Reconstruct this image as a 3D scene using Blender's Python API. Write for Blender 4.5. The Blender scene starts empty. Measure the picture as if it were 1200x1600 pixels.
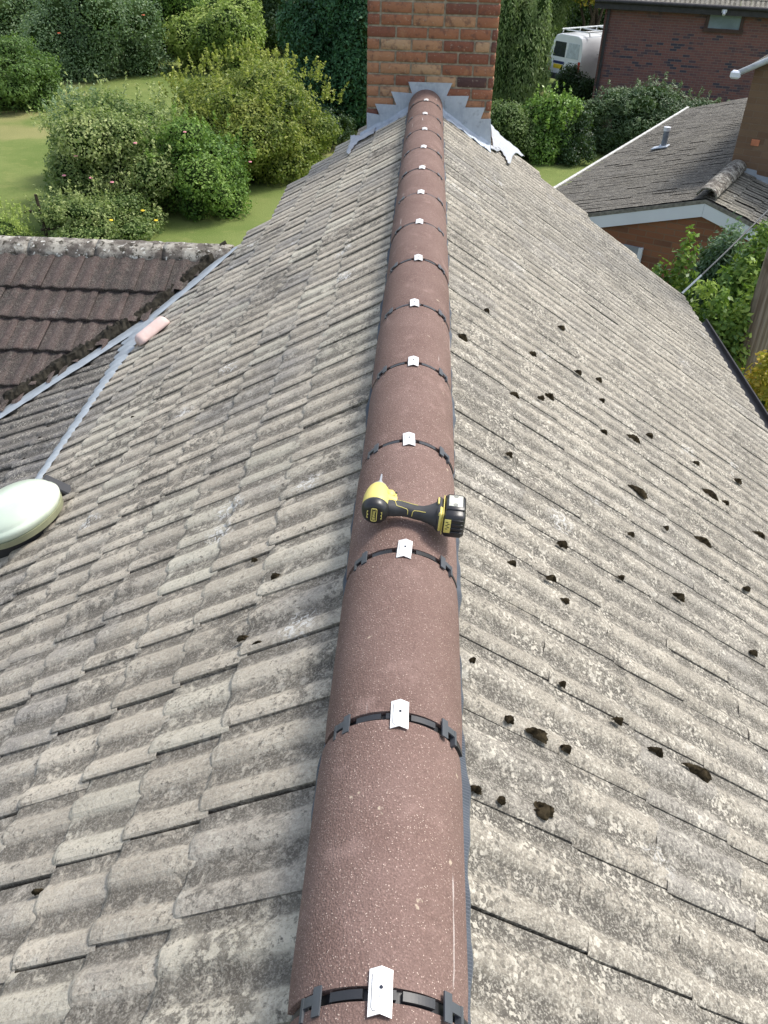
import bpy, bmesh, math, random
import numpy as np
from mathutils import Vector, Matrix, Quaternion
R_ = math.radians
random.seed(7); rng = np.random.default_rng(7)
scene = bpy.context.scene
COL = scene.collection

# ------------------------------------------------------------------ camera
# local frame: x right, y along the ridge (away), z up, z=0 at the ridge crest.
LIFT = 5.2                      # the crest stands 5.2 m above the garden
CAM = np.array([0.0005, 0.0, 1.128]); PITCH, YAW, ROLL, FPX = .6397, -.0334, .0278, 1291.4
_f = np.array([math.sin(YAW)*math.cos(PITCH), math.cos(YAW)*math.cos(PITCH), -math.sin(PITCH)])
_r = np.array([math.cos(YAW), -math.sin(YAW), 0.0]); _u = np.cross(_r, _f)
_r, _u = _r*math.cos(ROLL)+_u*math.sin(ROLL), -_r*math.sin(ROLL)+_u*math.cos(ROLL)
cd = bpy.data.cameras.new('camera'); cam = bpy.data.objects.new('camera', cd); COL.objects.link(cam)
m = Matrix.Identity(4)
for i in range(3):
    m[i][0] = _r[i]; m[i][1] = _u[i]; m[i][2] = -_f[i]
m[0][3], m[1][3], m[2][3] = CAM[0], CAM[1], CAM[2]+LIFT
cam.matrix_world = m
cd.sensor_fit = 'VERTICAL'; cd.sensor_height = 24; cd.lens = FPX/1600*24
cd.clip_start = .05; cd.clip_end = 3000
scene.camera = cam
scene.render.resolution_x = 768; scene.render.resolution_y = 1024

# ------------------------------------------------------------------ light
SUN_EL, SUN_AZ = R_(56), R_(62)          # azimuth from +y towards +x
world = bpy.data.worlds.new('World'); scene.world = world; world.use_nodes = True
wn = world.node_tree; bg = wn.nodes['Background']
sky = wn.nodes.new('ShaderNodeTexSky'); sky.sky_type = 'NISHITA'; sky.sun_disc = False
sky.sun_elevation = SUN_EL; sky.sun_rotation = SUN_AZ; sky.air_density = 1.0; sky.dust_density = 2.5; sky.ozone_density = 1.0
hs = wn.nodes.new('ShaderNodeHueSaturation'); hs.inputs['Saturation'].default_value = .62; wn.links.new(sky.outputs[0], hs.inputs['Color']); wn.links.new(hs.outputs[0], bg.inputs[0]); bg.inputs[1].default_value = .15
sd = bpy.data.lights.new('sun', 'SUN'); sun = bpy.data.objects.new('sun', sd); COL.objects.link(sun)
sd.energy = 1.9; sd.angle = R_(14); sd.color = (1, .95, .87)
dirv = Vector((math.sin(SUN_AZ)*math.cos(SUN_EL), math.cos(SUN_AZ)*math.cos(SUN_EL), math.sin(SUN_EL)))
sun.rotation_mode = 'QUATERNION'; sun.rotation_quaternion = dirv.to_track_quat('Z', 'Y')
scene.view_settings.view_transform = 'Standard'; scene.view_settings.look = 'None'
scene.view_settings.exposure = .95; scene.view_settings.gamma = 1

# ------------------------------------------------------------------ authoring helpers
def ray(px, py): return _f+_r*(px-600)/FPX+_u*(800-py)/FPX
def hit(px, py, n, d):
    v = ray(px, py); n = np.array(n, float); return CAM+v*((d-n@CAM)/(n@v))
G = -LIFT
def gp(px, py): return hit(px, py, (0, 0, 1), G)
def at(px, py, rg):
    v = ray(px, py); return CAM+v/np.linalg.norm(v)*rg
TR, TL = math.tan(.5594), math.tan(.5147); Z0 = -.09
def onR(px, py): return hit(px, py, (TR, 0, 1), Z0)
def onL(px, py): return hit(px, py, (-TL, 0, 1), Z0)

def tag(o, label=None, cat=None, group=None, kind=None):
    if label: o['label'] = label
    if cat: o['category'] = cat
    if group: o['group'] = group
    if kind: o['kind'] = kind
    return o
def empty(name, loc=(0, 0, 0), rz=0):
    o = bpy.data.objects.new(name, None); COL.objects.link(o); o.location = loc; o.rotation_euler = (0, 0, rz)
    o.empty_display_size = .1; return o

class MB:
    def __init__(s): s.v = []; s.f = []; s.t = []; s.mi = []; s.n = 0; s.h = []
    def add(s, vs, fs, tint=.5, mi=0, hg=None):
        vs = np.asarray(vs, float).reshape(-1, 3)
        s.v.append(vs); k = len(vs)
        s.t.append(np.broadcast_to(np.asarray(tint, float), (k,)).copy())
        s.h.append(np.broadcast_to(np.asarray(.5 if hg is None else hg, float), (k,)).copy())
        for f in fs: s.f.append(tuple(i+s.n for i in f))
        s.mi += [mi]*len(fs); s.n += k
    def box(s, c, d, M=None, tint=.5, mi=0, taper=1.0, bev=0.0):
        x, y, z = d[0]/2, d[1]/2, d[2]/2
        if bev <= 0:
            vs = [(-x, -y, -z), (x, -y, -z), (x, y, -z), (-x, y, -z), (-x*taper, -y*taper, z), (x*taper, -y*taper, z), (x*taper, y*taper, z), (-x*taper, y*taper, z)]
            fs = [(0, 3, 2, 1), (4, 5, 6, 7), (0, 1, 5, 4), (1, 2, 6, 5), (2, 3, 7, 6), (3, 0, 4, 7)]
        else:
            b = min(bev, x*.9, y*.9, z*.9); vs = []; fs = []; idx = {}
            for sx in (-1, 1):
                for sy in (-1, 1):
                    for sz in (-1, 1):
                        for a in range(3):
                            p = [sx*(x-b), sy*(y-b), sz*(z-b)]; p[a] = [sx*x, sy*y, sz*z][a]
                            idx[(sx, sy, sz, a)] = len(vs); vs.append(p)
            for a in range(3):
                o = [i for i in range(3) if i != a]
                for sg in (-1, 1):
                    q = []
                    for (p1, p2) in ((-1, -1), (1, -1), (1, 1), (-1, 1)):
                        k = [0, 0, 0]; k[a] = sg; k[o[0]] = p1; k[o[1]] = p2; q.append(idx[tuple(k)+(a,)])
                    fs.append(tuple(q))
            for a in range(3):      # edges along axis a
                o = [i for i in range(3) if i != a]
                for s1 in (-1, 1):
                    for s2 in (-1, 1):
                        def K(e, ax):
                            k = [0, 0, 0]; k[a] = e; k[o[0]] = s1; k[o[1]] = s2; return idx[tuple(k)+(ax,)]
                        fs.append((K(-1, o[0]), K(1, o[0]), K(1, o[1]), K(-1, o[1])))
            for sx in (-1, 1):
                for sy in (-1, 1):
                    for sz in (-1, 1): fs.append(tuple(idx[(sx, sy, sz, a)] for a in range(3)))
        vs = np.array(vs, float)
        if M is not None: vs = vs@np.array(M.to_3x3() if hasattr(M, 'to_3x3') else M).T
        s.add(vs+np.array(c, float), fs, tint, mi)
    def tube(s, pts, rad, n=10, cap=True, tint=.5, mi=0):
        pts = np.asarray(pts, float); K = len(pts); rad = np.broadcast_to(rad, (K,))
        T = np.gradient(pts, axis=0); T /= np.linalg.norm(T, axis=1)[:, None]+1e-12
        ref = np.array([0, 0, 1.]) if abs(T[0][2]) < .9 else np.array([1., 0, 0])
        vs = []
        A = np.cross(T[0], ref); A /= np.linalg.norm(A)
        for i in range(K):
            A = A-T[i]*(A@T[i]); A /= np.linalg.norm(A)+1e-12; B = np.cross(T[i], A)
            for j in range(n):
                a = 2*math.pi*j/n; vs.append(pts[i]+rad[i]*(A*math.cos(a)+B*math.sin(a)))
        fs = [(i*n+j, i*n+(j+1) % n, (i+1)*n+(j+1) % n, (i+1)*n+j) for i in range(K-1) for j in range(n)]
        if cap: fs += [tuple(range(n))[::-1], tuple((K-1)*n+j for j in range(n))]
        s.add(vs, fs, tint, mi)
    def lathe(s, prof, O, A, n=24, tint=.5, mi=0):   # prof: (dist along A, radius)
        O = np.array(O, float); A = np.array(A, float); A /= np.linalg.norm(A)
        ref = np.array([0, 0, 1.]) if abs(A[2]) < .9 else np.array([1., 0, 0])
        X = np.cross(A, ref); X /= np.linalg.norm(X); Y = np.cross(A, X)
        vs = [O+A*d+r*(X*math.cos(2*math.pi*j/n)+Y*math.sin(2*math.pi*j/n)) for d, r in prof for j in range(n)]
        K = len(prof)
        fs = [(i*n+j, i*n+(j+1) % n, (i+1)*n+(j+1) % n, (i+1)*n+j) for i in range(K-1) for j in range(n)]
        fs += [tuple(range(n))[::-1], tuple((K-1)*n+j for j in range(n))]
        s.add(vs, fs, tint, mi)
    def grid(s, P, tint=.5, mi=0, hg=None):          # P (a,b,3)
        a, b = P.shape[:2]
        t = tint if np.isscalar(tint) else np.asarray(tint).reshape(-1)
        h = None if hg is None else np.asarray(hg).reshape(-1)
        s.add(P.reshape(-1, 3), [(i*b+j, i*b+j+1, (i+1)*b+j+1, (i+1)*b+j) for i in range(a-1) for j in range(b-1)], t, mi, h)
    def prism(s, poly, off, tint=.5, mi=0):          # 3d polygon extruded by off
        poly = np.asarray(poly, float); k = len(poly); off = np.array(off, float)
        s.add(np.vstack([poly, poly+off]), [tuple(range(k))[::-1], tuple(range(k, 2*k))]+[(i, (i+1) % k, k+(i+1) % k, k+i) for i in range(k)], tint, mi)
    def build(s, name, mats, parent=None, smooth=False, origin=None):
        V = np.vstack(s.v) if s.v else np.zeros((0, 3))
        me = bpy.data.meshes.new(name)
        if origin is not None: V = V-np.array(origin, float)
        ln = np.array([len(f) for f in s.f], dtype=np.int32)
        me.vertices.add(len(V)); me.vertices.foreach_set('co', V.astype(np.float32).ravel())
        me.loops.add(int(ln.sum())); me.loops.foreach_set('vertex_index', np.concatenate([np.array(f, dtype=np.int32) for f in s.f]) if len(set(ln)) > 1 else np.array(s.f, dtype=np.int32).ravel())
        me.polygons.add(len(ln)); me.polygons.foreach_set('loop_start', np.concatenate([[0], np.cumsum(ln)[:-1]]).astype(np.int32))
        me.polygons.foreach_set('material_index', np.array(s.mi, dtype=np.int32))
        me.polygons.foreach_set('use_smooth', np.full(len(ln), smooth, dtype=bool))
        me.update(calc_edges=True)
        a = me.attributes.new('tint', 'FLOAT', 'POINT'); a.data.foreach_set('value', np.concatenate(s.t).astype(np.float32))
        a = me.attributes.new('hgt', 'FLOAT', 'POINT'); a.data.foreach_set('value', np.concatenate(s.h).astype(np.float32))
        for mt in (mats if isinstance(mats, (list, tuple)) else [mats]): me.materials.append(mt)
        me.validate(clean_customdata=False)
        o = bpy.data.objects.new(name, me); COL.objects.link(o)
        if origin is not None: o.location = origin
        if parent is not None: o.parent = parent
        return o
def auto_smooth(o, ang=35):
    me = o.data
    bm = bmesh.new(); bm.from_mesh(me); bmesh.ops.remove_doubles(bm, verts=bm.verts, dist=1e-5)
    bmesh.ops.recalc_face_normals(bm, faces=bm.faces)
    for e in bm.edges:
        if len(e.link_faces) == 2 and e.calc_face_angle(0) > R_(ang): e.smooth = False
    for f in bm.faces: f.smooth = True
    bm.to_mesh(me); bm.free(); return o

# ------------------------------------------------------------------ materials
class NT:
    def __init__(s, name):
        s.m = bpy.data.materials.new(name); s.m.use_nodes = True; s.t = s.m.node_tree; s.t.nodes.clear()
        s.out = s.t.nodes.new('ShaderNodeOutputMaterial'); s.co = None
    def N(s, typ, **kw):
        n = s.t.nodes.new(typ)
        for k, v in kw.items():
            if k.startswith('_'): setattr(n, k[1:], v)
        return n
    def L(s, a, b): s.t.links.new(a, b)
    def set(s, sock, v):
        if hasattr(v, 'node'): s.L(v, sock)
        else: sock.default_value = v
    def coord(s):
        if s.co is None: s.co = s.N('ShaderNodeTexCoord').outputs['Object']
        return s.co
    def mapped(s, scale=(1, 1, 1), rot=(0, 0, 0), loc=(0, 0, 0)):
        n = s.N('ShaderNodeMapping'); s.L(s.coord(), n.inputs[0]); n.inputs['Scale'].default_value = scale; n.inputs['Rotation'].default_value = rot; n.inputs['Location'].default_value = loc
        return n.outputs[0]
    def noise(s, scale, detail=4, rough=.55, vec=None, dist=0):
        n = s.N('ShaderNodeTexNoise'); s.L(vec or s.coord(), n.inputs['Vector']); n.inputs['Scale'].default_value = scale
        n.inputs['Detail'].default_value = detail; n.inputs['Roughness'].default_value = rough; n.inputs['Distortion'].default_value = dist
        return n.outputs['Fac']
    def voro(s, scale, vec=None, feat='F1', rnd=1.0, out='Distance'):
        n = s.N('ShaderNodeTexVoronoi'); n.feature = feat; s.L(vec or s.coord(), n.inputs['Vector']); n.inputs['Scale'].default_value = scale; n.inputs['Randomness'].default_value = rnd
        return n.outputs[out]
    def ramp(s, fac, stops, interp='LINEAR'):
        n = s.N('ShaderNodeValToRGB'); s.set(n.inputs[0], fac); n.color_ramp.interpolation = interp
        e = n.color_ramp.elements
        while len(e) < len(stops): e.new(.5)
        for i, (p, c) in enumerate(stops):
            e[i].position = p; e[i].color = (c if isinstance(c, (tuple, list)) else (c, c, c))[:3]+(1,) if isinstance(c, (tuple, list)) else (c, c, c, 1)
        return n.outputs[0]
    def mix(s, fac, a, b, mode='MIX'):
        n = s.N('ShaderNodeMix'); n.data_type = 'RGBA'; n.blend_type = mode; n.clamp_factor = True
        s.set(n.inputs[0], fac)
        for k, v in ((6, a), (7, b)):
            if hasattr(v, 'node'): s.L(v, n.inputs[k])
            else: n.inputs[k].default_value = tuple(v)[:3]+(1,)
        return n.outputs[2]
    def math(s, op, a, b=0, c=None):
        n = s.N('ShaderNodeMath'); n.operation = op; s.set(n.inputs[0], a); s.set(n.inputs[1], b)
        if c is not None: s.set(n.inputs[2], c)
        return n.outputs[0]
    def attr(s, name):
        n = s.N('ShaderNodeAttribute'); n.attribute_name = name; return n.outputs['Fac']
    def step(s, v, a, b):        # smooth 0..1 between a and b
        n = s.N('ShaderNodeMapRange'); n.interpolation_type = 'SMOOTHSTEP'; s.set(n.inputs[0], v); n.inputs[1].default_value = a; n.inputs[2].default_value = b
        n.inputs[3].default_value = 0; n.inputs[4].default_value = 1; return n.outputs[0]
    def bsdf(s, col, rough=.85, spec=.3, metal=0, bump=None, bstr=.3, bdist=.01, trans=0, coat=0, sub=0):
        b = s.N('ShaderNodeBsdfPrincipled')
        if hasattr(col, 'node'): s.L(col, b.inputs['Base Color'])
        else: b.inputs['Base Color'].default_value = tuple(col)[:3]+(1,)
        s.set(b.inputs['Roughness'], rough); b.inputs['Specular IOR Level'].default_value = spec; b.inputs['Metallic'].default_value = metal
        b.inputs['Transmission Weight'].default_value = trans; b.inputs['Coat Weight'].default_value = coat
        if bump is not None:
            n = s.N('ShaderNodeBump'); n.inputs['Strength'].default_value = bstr; n.inputs['Distance'].default_value = bdist; s.L(bump, n.inputs['Height']); s.L(n.outputs[0], b.inputs['Normal'])
        s.L(b.outputs[0], s.out.inputs[0]); return b

def plain(name, col, rough=.6, var=.15, spec=.3, metal=0, scale=8, bstr=.1, coat=0):
    t = NT(name); n = t.noise(scale, 5)
    c = t.mix(t.step(n, .3, .7), [x*(1-var) for x in col], [min(1, x*(1+var)) for x in col])
    t.bsdf(c, rough, spec, metal, t.noise(scale*12, 3), bstr, .002, coat=coat); return t.m

def tile_mat(name, light, mid, dark, lichen=.5, lich_col=(.52, .5, .44), trough=.6, big=(.17, .17, .175), bigamt=.5, grit=.5, specks=.3, guano=.5, crust=.45, trlo=.25, tv=.12):
    t = NT(name); co = t.coord()
    tint = t.attr('tint'); h = t.attr('hgt')
    n1 = t.noise(6, 9, .68); n2 = t.noise(26, 8, .72, dist=.5); n3 = t.noise(230, 4, .7); n4 = t.noise(1.3, 8, .68); n5 = t.noise(70, 6, .75)
    c = t.mix(t.step(n1, .3, .72), mid, light)
    c = t.mix(t.math('MULTIPLY', t.step(n4, .48, .66), bigamt), c, big)              # large algae patches
    c = t.mix(t.step(tint, 0, .16), t.mix(.4, c, big), c)                           # some tiles greyer
    c = t.mix(t.math('MULTIPLY', t.step(tint, .7, 1), .35), c, [min(.6, x*1.18) for x in light])
    c = t.mix(t.math('MULTIPLY', t.step(t.math('FRACT', t.math('MULTIPLY', tint, 7.3)), .1, 1), tv*2.2), c, [x*.55 for x in mid])
    # dirt in the channels, darkened further to paint in shade between the ribs
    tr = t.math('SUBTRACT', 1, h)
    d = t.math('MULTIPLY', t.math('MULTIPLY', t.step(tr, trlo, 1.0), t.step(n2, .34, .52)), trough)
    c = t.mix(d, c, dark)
    c = t.mix(t.math('MULTIPLY', t.step(n5, .54, .62), t.math('MULTIPLY', t.step(n1, .44, .56), .85)), c, dark)
    gz = t.math('MULTIPLY', t.step(t.noise(2.1, 6, .65, t.mapped(loc=(8, 3, 5))), .52, .60), t.step(t.noise(38, 8, .75, t.mapped(loc=(4, 1, 1))), .46, .54)); c = t.mix(t.math('MULTIPLY', gz, .8), c, dark)
    # fine grit
    c = t.mix(t.math('MULTIPLY', t.step(n3, .48, .60), grit), c, t.mix(.5, c, (.60, .57, .49)))
    c = t.mix(t.math('MULTIPLY', t.step(t.noise(170, 5, .75, t.mapped((1, 1, 1), loc=(3, 1, 7))), .53, .62), grit), c, t.mix(.7, c, dark))
    # dark specks of growth
    v = t.voro(26, t.mapped(loc=(5, 2, 1))); nm = t.noise(3, 3, .5, t.mapped(loc=(9, 4, 4)))
    c = t.mix(t.math('MULTIPLY', t.math('SUBTRACT', 1, t.step(v, .05, .2)), t.math('MULTIPLY', t.step(nm, .45, .65), specks)), c, dark)
    dn = t.N('ShaderNodeVectorMath'); dn.operation = 'ADD'; t.L(co, dn.inputs[0]); t.L(t.mix(1, (0, 0, 0), t.mix(t.noise(90, 3, .6), (-.012, -.012, -.012), (.012, .012, .012))), dn.inputs[1]); vvn = dn.outputs[0]
    # granular crust: small cells, some cream, some charcoal
    cv = t.N('ShaderNodeSeparateColor'); t.L(t.voro(150, vvn, out='Color'), cv.inputs[0]); pat = t.step(t.noise(11, 4, .6, t.mapped(loc=(6, 1, 4))), .38, .62)
    c = t.mix(t.math('MULTIPLY', t.math('MULTIPLY', t.step(cv.outputs[0], .72, .8), pat), crust), c, (.62, .58, .49))
    c = t.mix(t.math('MULTIPLY', t.math('MULTIPLY', t.step(cv.outputs[1], .74, .8), t.step(t.noise(13, 4, .6, t.mapped(loc=(1, 7, 2))), .42, .6)), crust), c, dark)
    # pale lichen
    w = t.noise(30, 2, .5); vv = t.N('ShaderNodeVectorMath'); vv.operation = 'ADD'; t.L(co, vv.inputs[0]); t.L(t.mix(1, (0, 0, 0), t.mix(w, (-.02, -.02, -.02), (.02, .02, .02))), vv.inputs[1])
    v2 = t.voro(19, vv.outputs[0]); nm2 = t.noise(7, 4, .6, t.mapped(loc=(2, 8, 3)))
    l = t.math('MULTIPLY', t.math('SUBTRACT', 1, t.step(v2, .12, .3)), t.math('MULTIPLY', t.step(nm2, .5, .66), lichen))
    c = t.mix(l, c, lich_col)
    # white bird lime, sparse
    v3 = t.voro(2.6, vv.outputs[0]); nn = t.noise(48, 3, .6, dist=1.5)
    g = t.math('MULTIPLY', t.math('SUBTRACT', 1, t.step(v3, .08, .17)), t.math('MULTIPLY', t.step(nn, .51, .57), t.math('MULTIPLY', guano, .6)))
    c = t.mix(g, c, (.72, .72, .7))
    hh = t.math('ADD', t.math('MULTIPLY', n5, 1.0), t.math('ADD', t.math('MULTIPLY', n3, .5), t.math('MULTIPLY', n2, 1.4)))
    t.bsdf(c, .92, .2, 0, hh, .75, .0035)
    return t.m
M = {}
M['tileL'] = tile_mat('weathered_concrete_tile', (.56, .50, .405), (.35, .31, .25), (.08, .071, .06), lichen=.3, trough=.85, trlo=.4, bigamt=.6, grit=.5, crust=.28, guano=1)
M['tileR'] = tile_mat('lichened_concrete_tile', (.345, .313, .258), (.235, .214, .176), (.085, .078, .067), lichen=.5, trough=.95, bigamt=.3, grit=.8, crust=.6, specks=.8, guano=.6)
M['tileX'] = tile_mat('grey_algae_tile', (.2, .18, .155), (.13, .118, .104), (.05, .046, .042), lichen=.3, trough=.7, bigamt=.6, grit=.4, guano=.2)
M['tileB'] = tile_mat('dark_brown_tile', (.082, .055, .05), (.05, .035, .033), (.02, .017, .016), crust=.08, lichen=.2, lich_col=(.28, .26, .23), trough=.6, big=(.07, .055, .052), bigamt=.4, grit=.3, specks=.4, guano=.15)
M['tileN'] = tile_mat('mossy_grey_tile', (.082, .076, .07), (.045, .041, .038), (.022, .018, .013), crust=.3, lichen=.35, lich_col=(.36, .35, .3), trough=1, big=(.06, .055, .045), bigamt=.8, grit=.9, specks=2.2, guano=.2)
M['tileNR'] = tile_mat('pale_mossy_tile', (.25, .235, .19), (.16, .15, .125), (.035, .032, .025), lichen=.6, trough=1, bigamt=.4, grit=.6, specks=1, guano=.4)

def ridge_mat(name, a, b, speck, old=False):
    t = NT(name); n1 = t.noise(6, 5, .6); n2 = t.noise(330, 2, .6); n3 = t.noise(60, 4, .6)
    c = t.mix(t.step(n1, .3, .7), a, b)
    c = t.mix(t.math('MULTIPLY', t.step(n3, .5, .7), .3), c, [x*.72 for x in a])
    c = t.mix(t.math('MULTIPLY', t.step(t.noise(420, 3, .7), .42, .62), .45), c, [x*.62 for x in a]); c = t.mix(t.math('MULTIPLY', t.step(t.noise(260, 4, .7, t.mapped(loc=(2, 5, 1))), .54, .64), .5), c, [x*1.6 for x in b])
    v = t.voro(270); c = t.mix(t.math('MULTIPLY', t.math('SUBTRACT', 1, t.step(v, .12, .3)), t.step(t.noise(170, 2), .46, .6)), c, speck)
    c = t.mix(t.math('MULTIPLY', t.attr('tint'), .3), c, [x*.62 for x in a])
    # dusty bloom and mortar crumbs
    c = t.mix(t.math('MULTIPLY', t.step(t.noise(14, 4, .6, t.mapped(loc=(4, 4, 0))), .55, .75), .35), c, [min(1, x*1.5+.02) for x in b])
    cr = t.math('MULTIPLY', t.step(t.noise(34, 3, .5, t.mapped(loc=(1, 6, 2))), .72, .76), .7); c = t.mix(cr, c, (.5, .42, .32))
    # pale scuffs running lengthwise
    sc = t.noise(1, 4, .55, t.mapped((42, 2.6, 42), loc=(.3, .9, .2))); c = t.mix(t.math('MULTIPLY', t.step(sc, .685, .72), .6), c, (.55, .5, .47))
    if old:
        c = t.mix(t.step(t.noise(9, 5, .65), .42, .62), c, (.38, .36, .31)); c = t.mix(t.step(t.noise(26, 5, .65, t.mapped(loc=(3, 0, 1))), .52, .64), c, (.05, .045, .035))
        c = t.mix(t.math('MULTIPLY', t.step(t.noise(30, 3, .6, t.mapped(loc=(0, 7, 1))), .6, .66), .8), c, (.6, .6, .55))
    t.bsdf(c, .9, .15, 0, t.math('ADD', n2, t.math('MULTIPLY', v, -.7)), .9, .0016); return t.m
M['ridge'] = ridge_mat('brown_concrete_ridge', (.172, .113, .096), (.218, .148, .128), (.62, .50, .42))
M['ridge_old'] = ridge_mat('lichened_old_ridge', (.1, .085, .075), (.16, .145, .125), (.3, .28, .24), True)
M['black'] = plain('black_plastic', (.022, .023, .026), .42, .2, .45)
M['slate_plastic'] = plain('slate_grey_plastic', (.065, .072, .082), .5, .12, .4)
M['apron'] = plain('slate_blue_apron', (.095, .108, .128), .55, .15, .35)
M['steel'] = plain('stainless_steel_plate', (.78, .78, .77), .4, .06, .5, .15)
def lead_mat():
    t = NT('lead_sheet'); n = t.noise(7, 5, .65); n2 = t.noise(30, 4, .7, t.mapped((3, 3, .8)))
    c = t.mix(t.step(n, .3, .7), (.34, .385, .45), (.46, .51, .57)); c = t.mix(t.math('MULTIPLY', t.step(n2, .5, .7), .7), c, (.48, .52, .56))
    c = t.mix(t.math('MULTIPLY', t.step(t.noise(16, 4, .6, t.mapped(loc=(3, 3, 3))), .56, .72), .6), c, (.18, .205, .24))
    t.bsdf(c, .55, .4, .25, t.noise(18, 3), .4, .008); return t.m
M['lead'] = lead_mat()
M['leadpaint'] = plain('pale_sealant', (.27, .305, .335), .55, .12, .4, scale=14, bstr=.3)
M['whitepaint'] = plain('white_sealant', (.37, .39, .42), .6, .06, .35, scale=14, bstr=.3)
M['upvc'] = plain('white_upvc', (.72, .76, .82), .4, .04, .4, scale=2)
M['mortar_moss'] = plain('mossy_mortar', (.03, .027, .021), .95, .6, .1, scale=30, bstr=.8)
M['moss'] = plain('brown_moss', (.042, .033, .02), 1, .6, .05, scale=60, bstr=1)
M['fascia'] = plain('dark_fascia', (.035, .033, .036), .5, .2, .3)
M['glass'] = plain('window_glass', (.22, .28, .3), .12, .25, .6, scale=1.2, bstr=.02)
M['darkglass'] = plain('dark_glass', (.02, .025, .04), .1, .2, .6)
M['vanwhite'] = plain('white_van_paint', (.74, .76, .78), .3, .03, .5, coat=.5, scale=2, bstr=.01)
M['rubber'] = plain('tyre_rubber', (.02, .02, .02), .8)
M['pinkclay'] = plain('pale_pink_clay', (.62, .47, .43), .55, .08, .3, scale=20)
M['soil'] = plain('bare_soil', (.09, .07, .05), 1, .4, .1, scale=3)
M['bark'] = plain('bark', (.07, .055, .04), .95, .4, .1, scale=20, bstr=.8)
def wood_mat():
    t = NT('weathered_pole_wood'); v = t.mapped((30, 30, 1.2)); n = t.noise(1.0, 5, .65, v); n2 = t.noise(4, 4)
    c = t.mix(t.step(n, .35, .65), (.17, .14, .105), (.36, .32, .265)); c = t.mix(t.math('MULTIPLY', t.step(n2, .55, .7), .6), c, (.10, .07, .05))
    t.bsdf(c, .9, .2, 0, n, .8, .01); return t.m
M['pole'] = wood_mat()
def brick_tint(name, stops, mort=None):
    t = NT(name); c = t.ramp(t.attr('tint'), stops, 'LINEAR')
    n = t.noise(22, 5, .65); c = t.mix(t.math('MULTIPLY', t.step(n, .5, .68), .6), c, (.09, .05, .045)); c = t.mix(t.math('MULTIPLY', t.step(t.noise(9, 4, .6, t.mapped(loc=(2, 2, 2))), .55, .75), .45), c, (.46, .27, .15))
    c = t.mix(t.math('MULTIPLY', t.step(t.noise(70, 3), .6, .7), .35), c, (.5, .42, .33))
    t.bsdf(c, .9, .2, 0, t.noise(90, 4), .6, .006); return t.m
M['brick'] = brick_tint('chimney_brick', [(0, (.035, .03, .035)), (.13, (.09, .05, .045)), (.3, (.20, .08, .052)), (.55, (.29, .125, .07)), (.8, (.36, .19, .105)), (1, (.42, .28, .17))])
M['mortar'] = plain('lime_mortar', (.32, .28, .215), .95, .3, .1, scale=30, bstr=.6)
def brick_tex(name, c1, c2, c3, mort, w=.225, h=.075, m_=.012, vert_axis='uv'):
    t = NT(name); uv = t.N('ShaderNodeUVMap').outputs[0]
    def B(a, b, off=(0, 0, 0)):
        n = t.N('ShaderNodeTexBrick'); mp = t.N('ShaderNodeMapping'); mp.inputs['Location'].default_value = off; t.L(uv, mp.inputs[0]); t.L(mp.outputs[0], n.inputs['Vector'])
        n.inputs['Scale'].default_value = 1; n.inputs['Brick Width'].default_value = w; n.inputs['Row Height'].default_value = h; n.inputs['Mortar Size'].default_value = m_*.5
        n.inputs['Mortar Smooth'].default_value = .2; n.inputs['Bias'].default_value = 0
        n.inputs['Color1'].default_value = a+(1,); n.inputs['Color2'].default_value = b+(1,); n.inputs['Mortar'].default_value = mort+(1,); return n
    b1 = B(c1, c2); b2 = B((0, 0, 0), (1, 1, 1), (w*8, h*6, 0))
    f = t.math('MULTIPLY', t.step(b2.outputs['Color'], .6, .8), t.step(t.noise(.9, 3, .6), .35, .6))
    c = t.mix(f, b1.outputs['Color'], c3)
    c = t.mix(b1.outputs['Fac'], c, mort); c = t.mix(t.math('MULTIPLY', t.step(t.noise(1.1, 4), .5, .75), .3), c, [x*.6 for x in c1])
    t.bsdf(c, .9, .2, 0, t.math('SUBTRACT', 1, b1.outputs['Fac']), .5, .006); return t.m
M['brickfar'] = brick_tex('purple_brown_brick', (.20, .095, .08), (.155, .08, .075), (.06, .055, .07), (.19, .15, .135))
M['brickgab'] = brick_tex('orange_brown_brick', (.27, .125, .07), (.22, .095, .055), (.17, .085, .055), (.21, .135, .09))
M['bricktop'] = brick_tex('ochre_brown_brick', (.19, .125, .08), (.16, .10, .065), (.21, .145, .095), (.19, .14, .10), m_=.008)
M['brickown'] = brick_tex('red_brown_brick', (.27, .12, .08), (.22, .1, .07), (.12, .07, .06), (.25, .2, .16))

def leaf_mat(name, dark, mid, light, trans=.45, rough=.5, extra=None):
    t = NT(name); tn = t.attr('tint'); n = t.noise(.9, 3)
    f = t.math('ADD', tn, t.math('MULTIPLY', t.math('SUBTRACT', n, .5), .7))
    c = t.ramp(f, [(0, dark), (.45, mid), (.9, light)]+([(1, extra)] if extra else []))
    b = t.N('ShaderNodeBsdfPrincipled'); t.L(c, b.inputs['Base Color']); b.inputs['Roughness'].default_value = rough; b.inputs['Specular IOR Level'].default_value = .3
    tr = t.N('ShaderNodeBsdfTranslucent'); t.L(t.mix(.5, c, (.12, .2, .01)), tr.inputs[0])
    mx = t.N('ShaderNodeMixShader'); mx.inputs[0].default_value = trans; t.L(b.outputs[0], mx.inputs[1]); t.L(tr.outputs[0], mx.inputs[2]); t.L(mx.outputs[0], t.out.inputs[0]); return t.m
M['lf_privet'] = leaf_mat('privet_leaf', (0.075, 0.125, 0.026), (0.218, 0.276, 0.055), (0.474, 0.499, 0.118))
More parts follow.
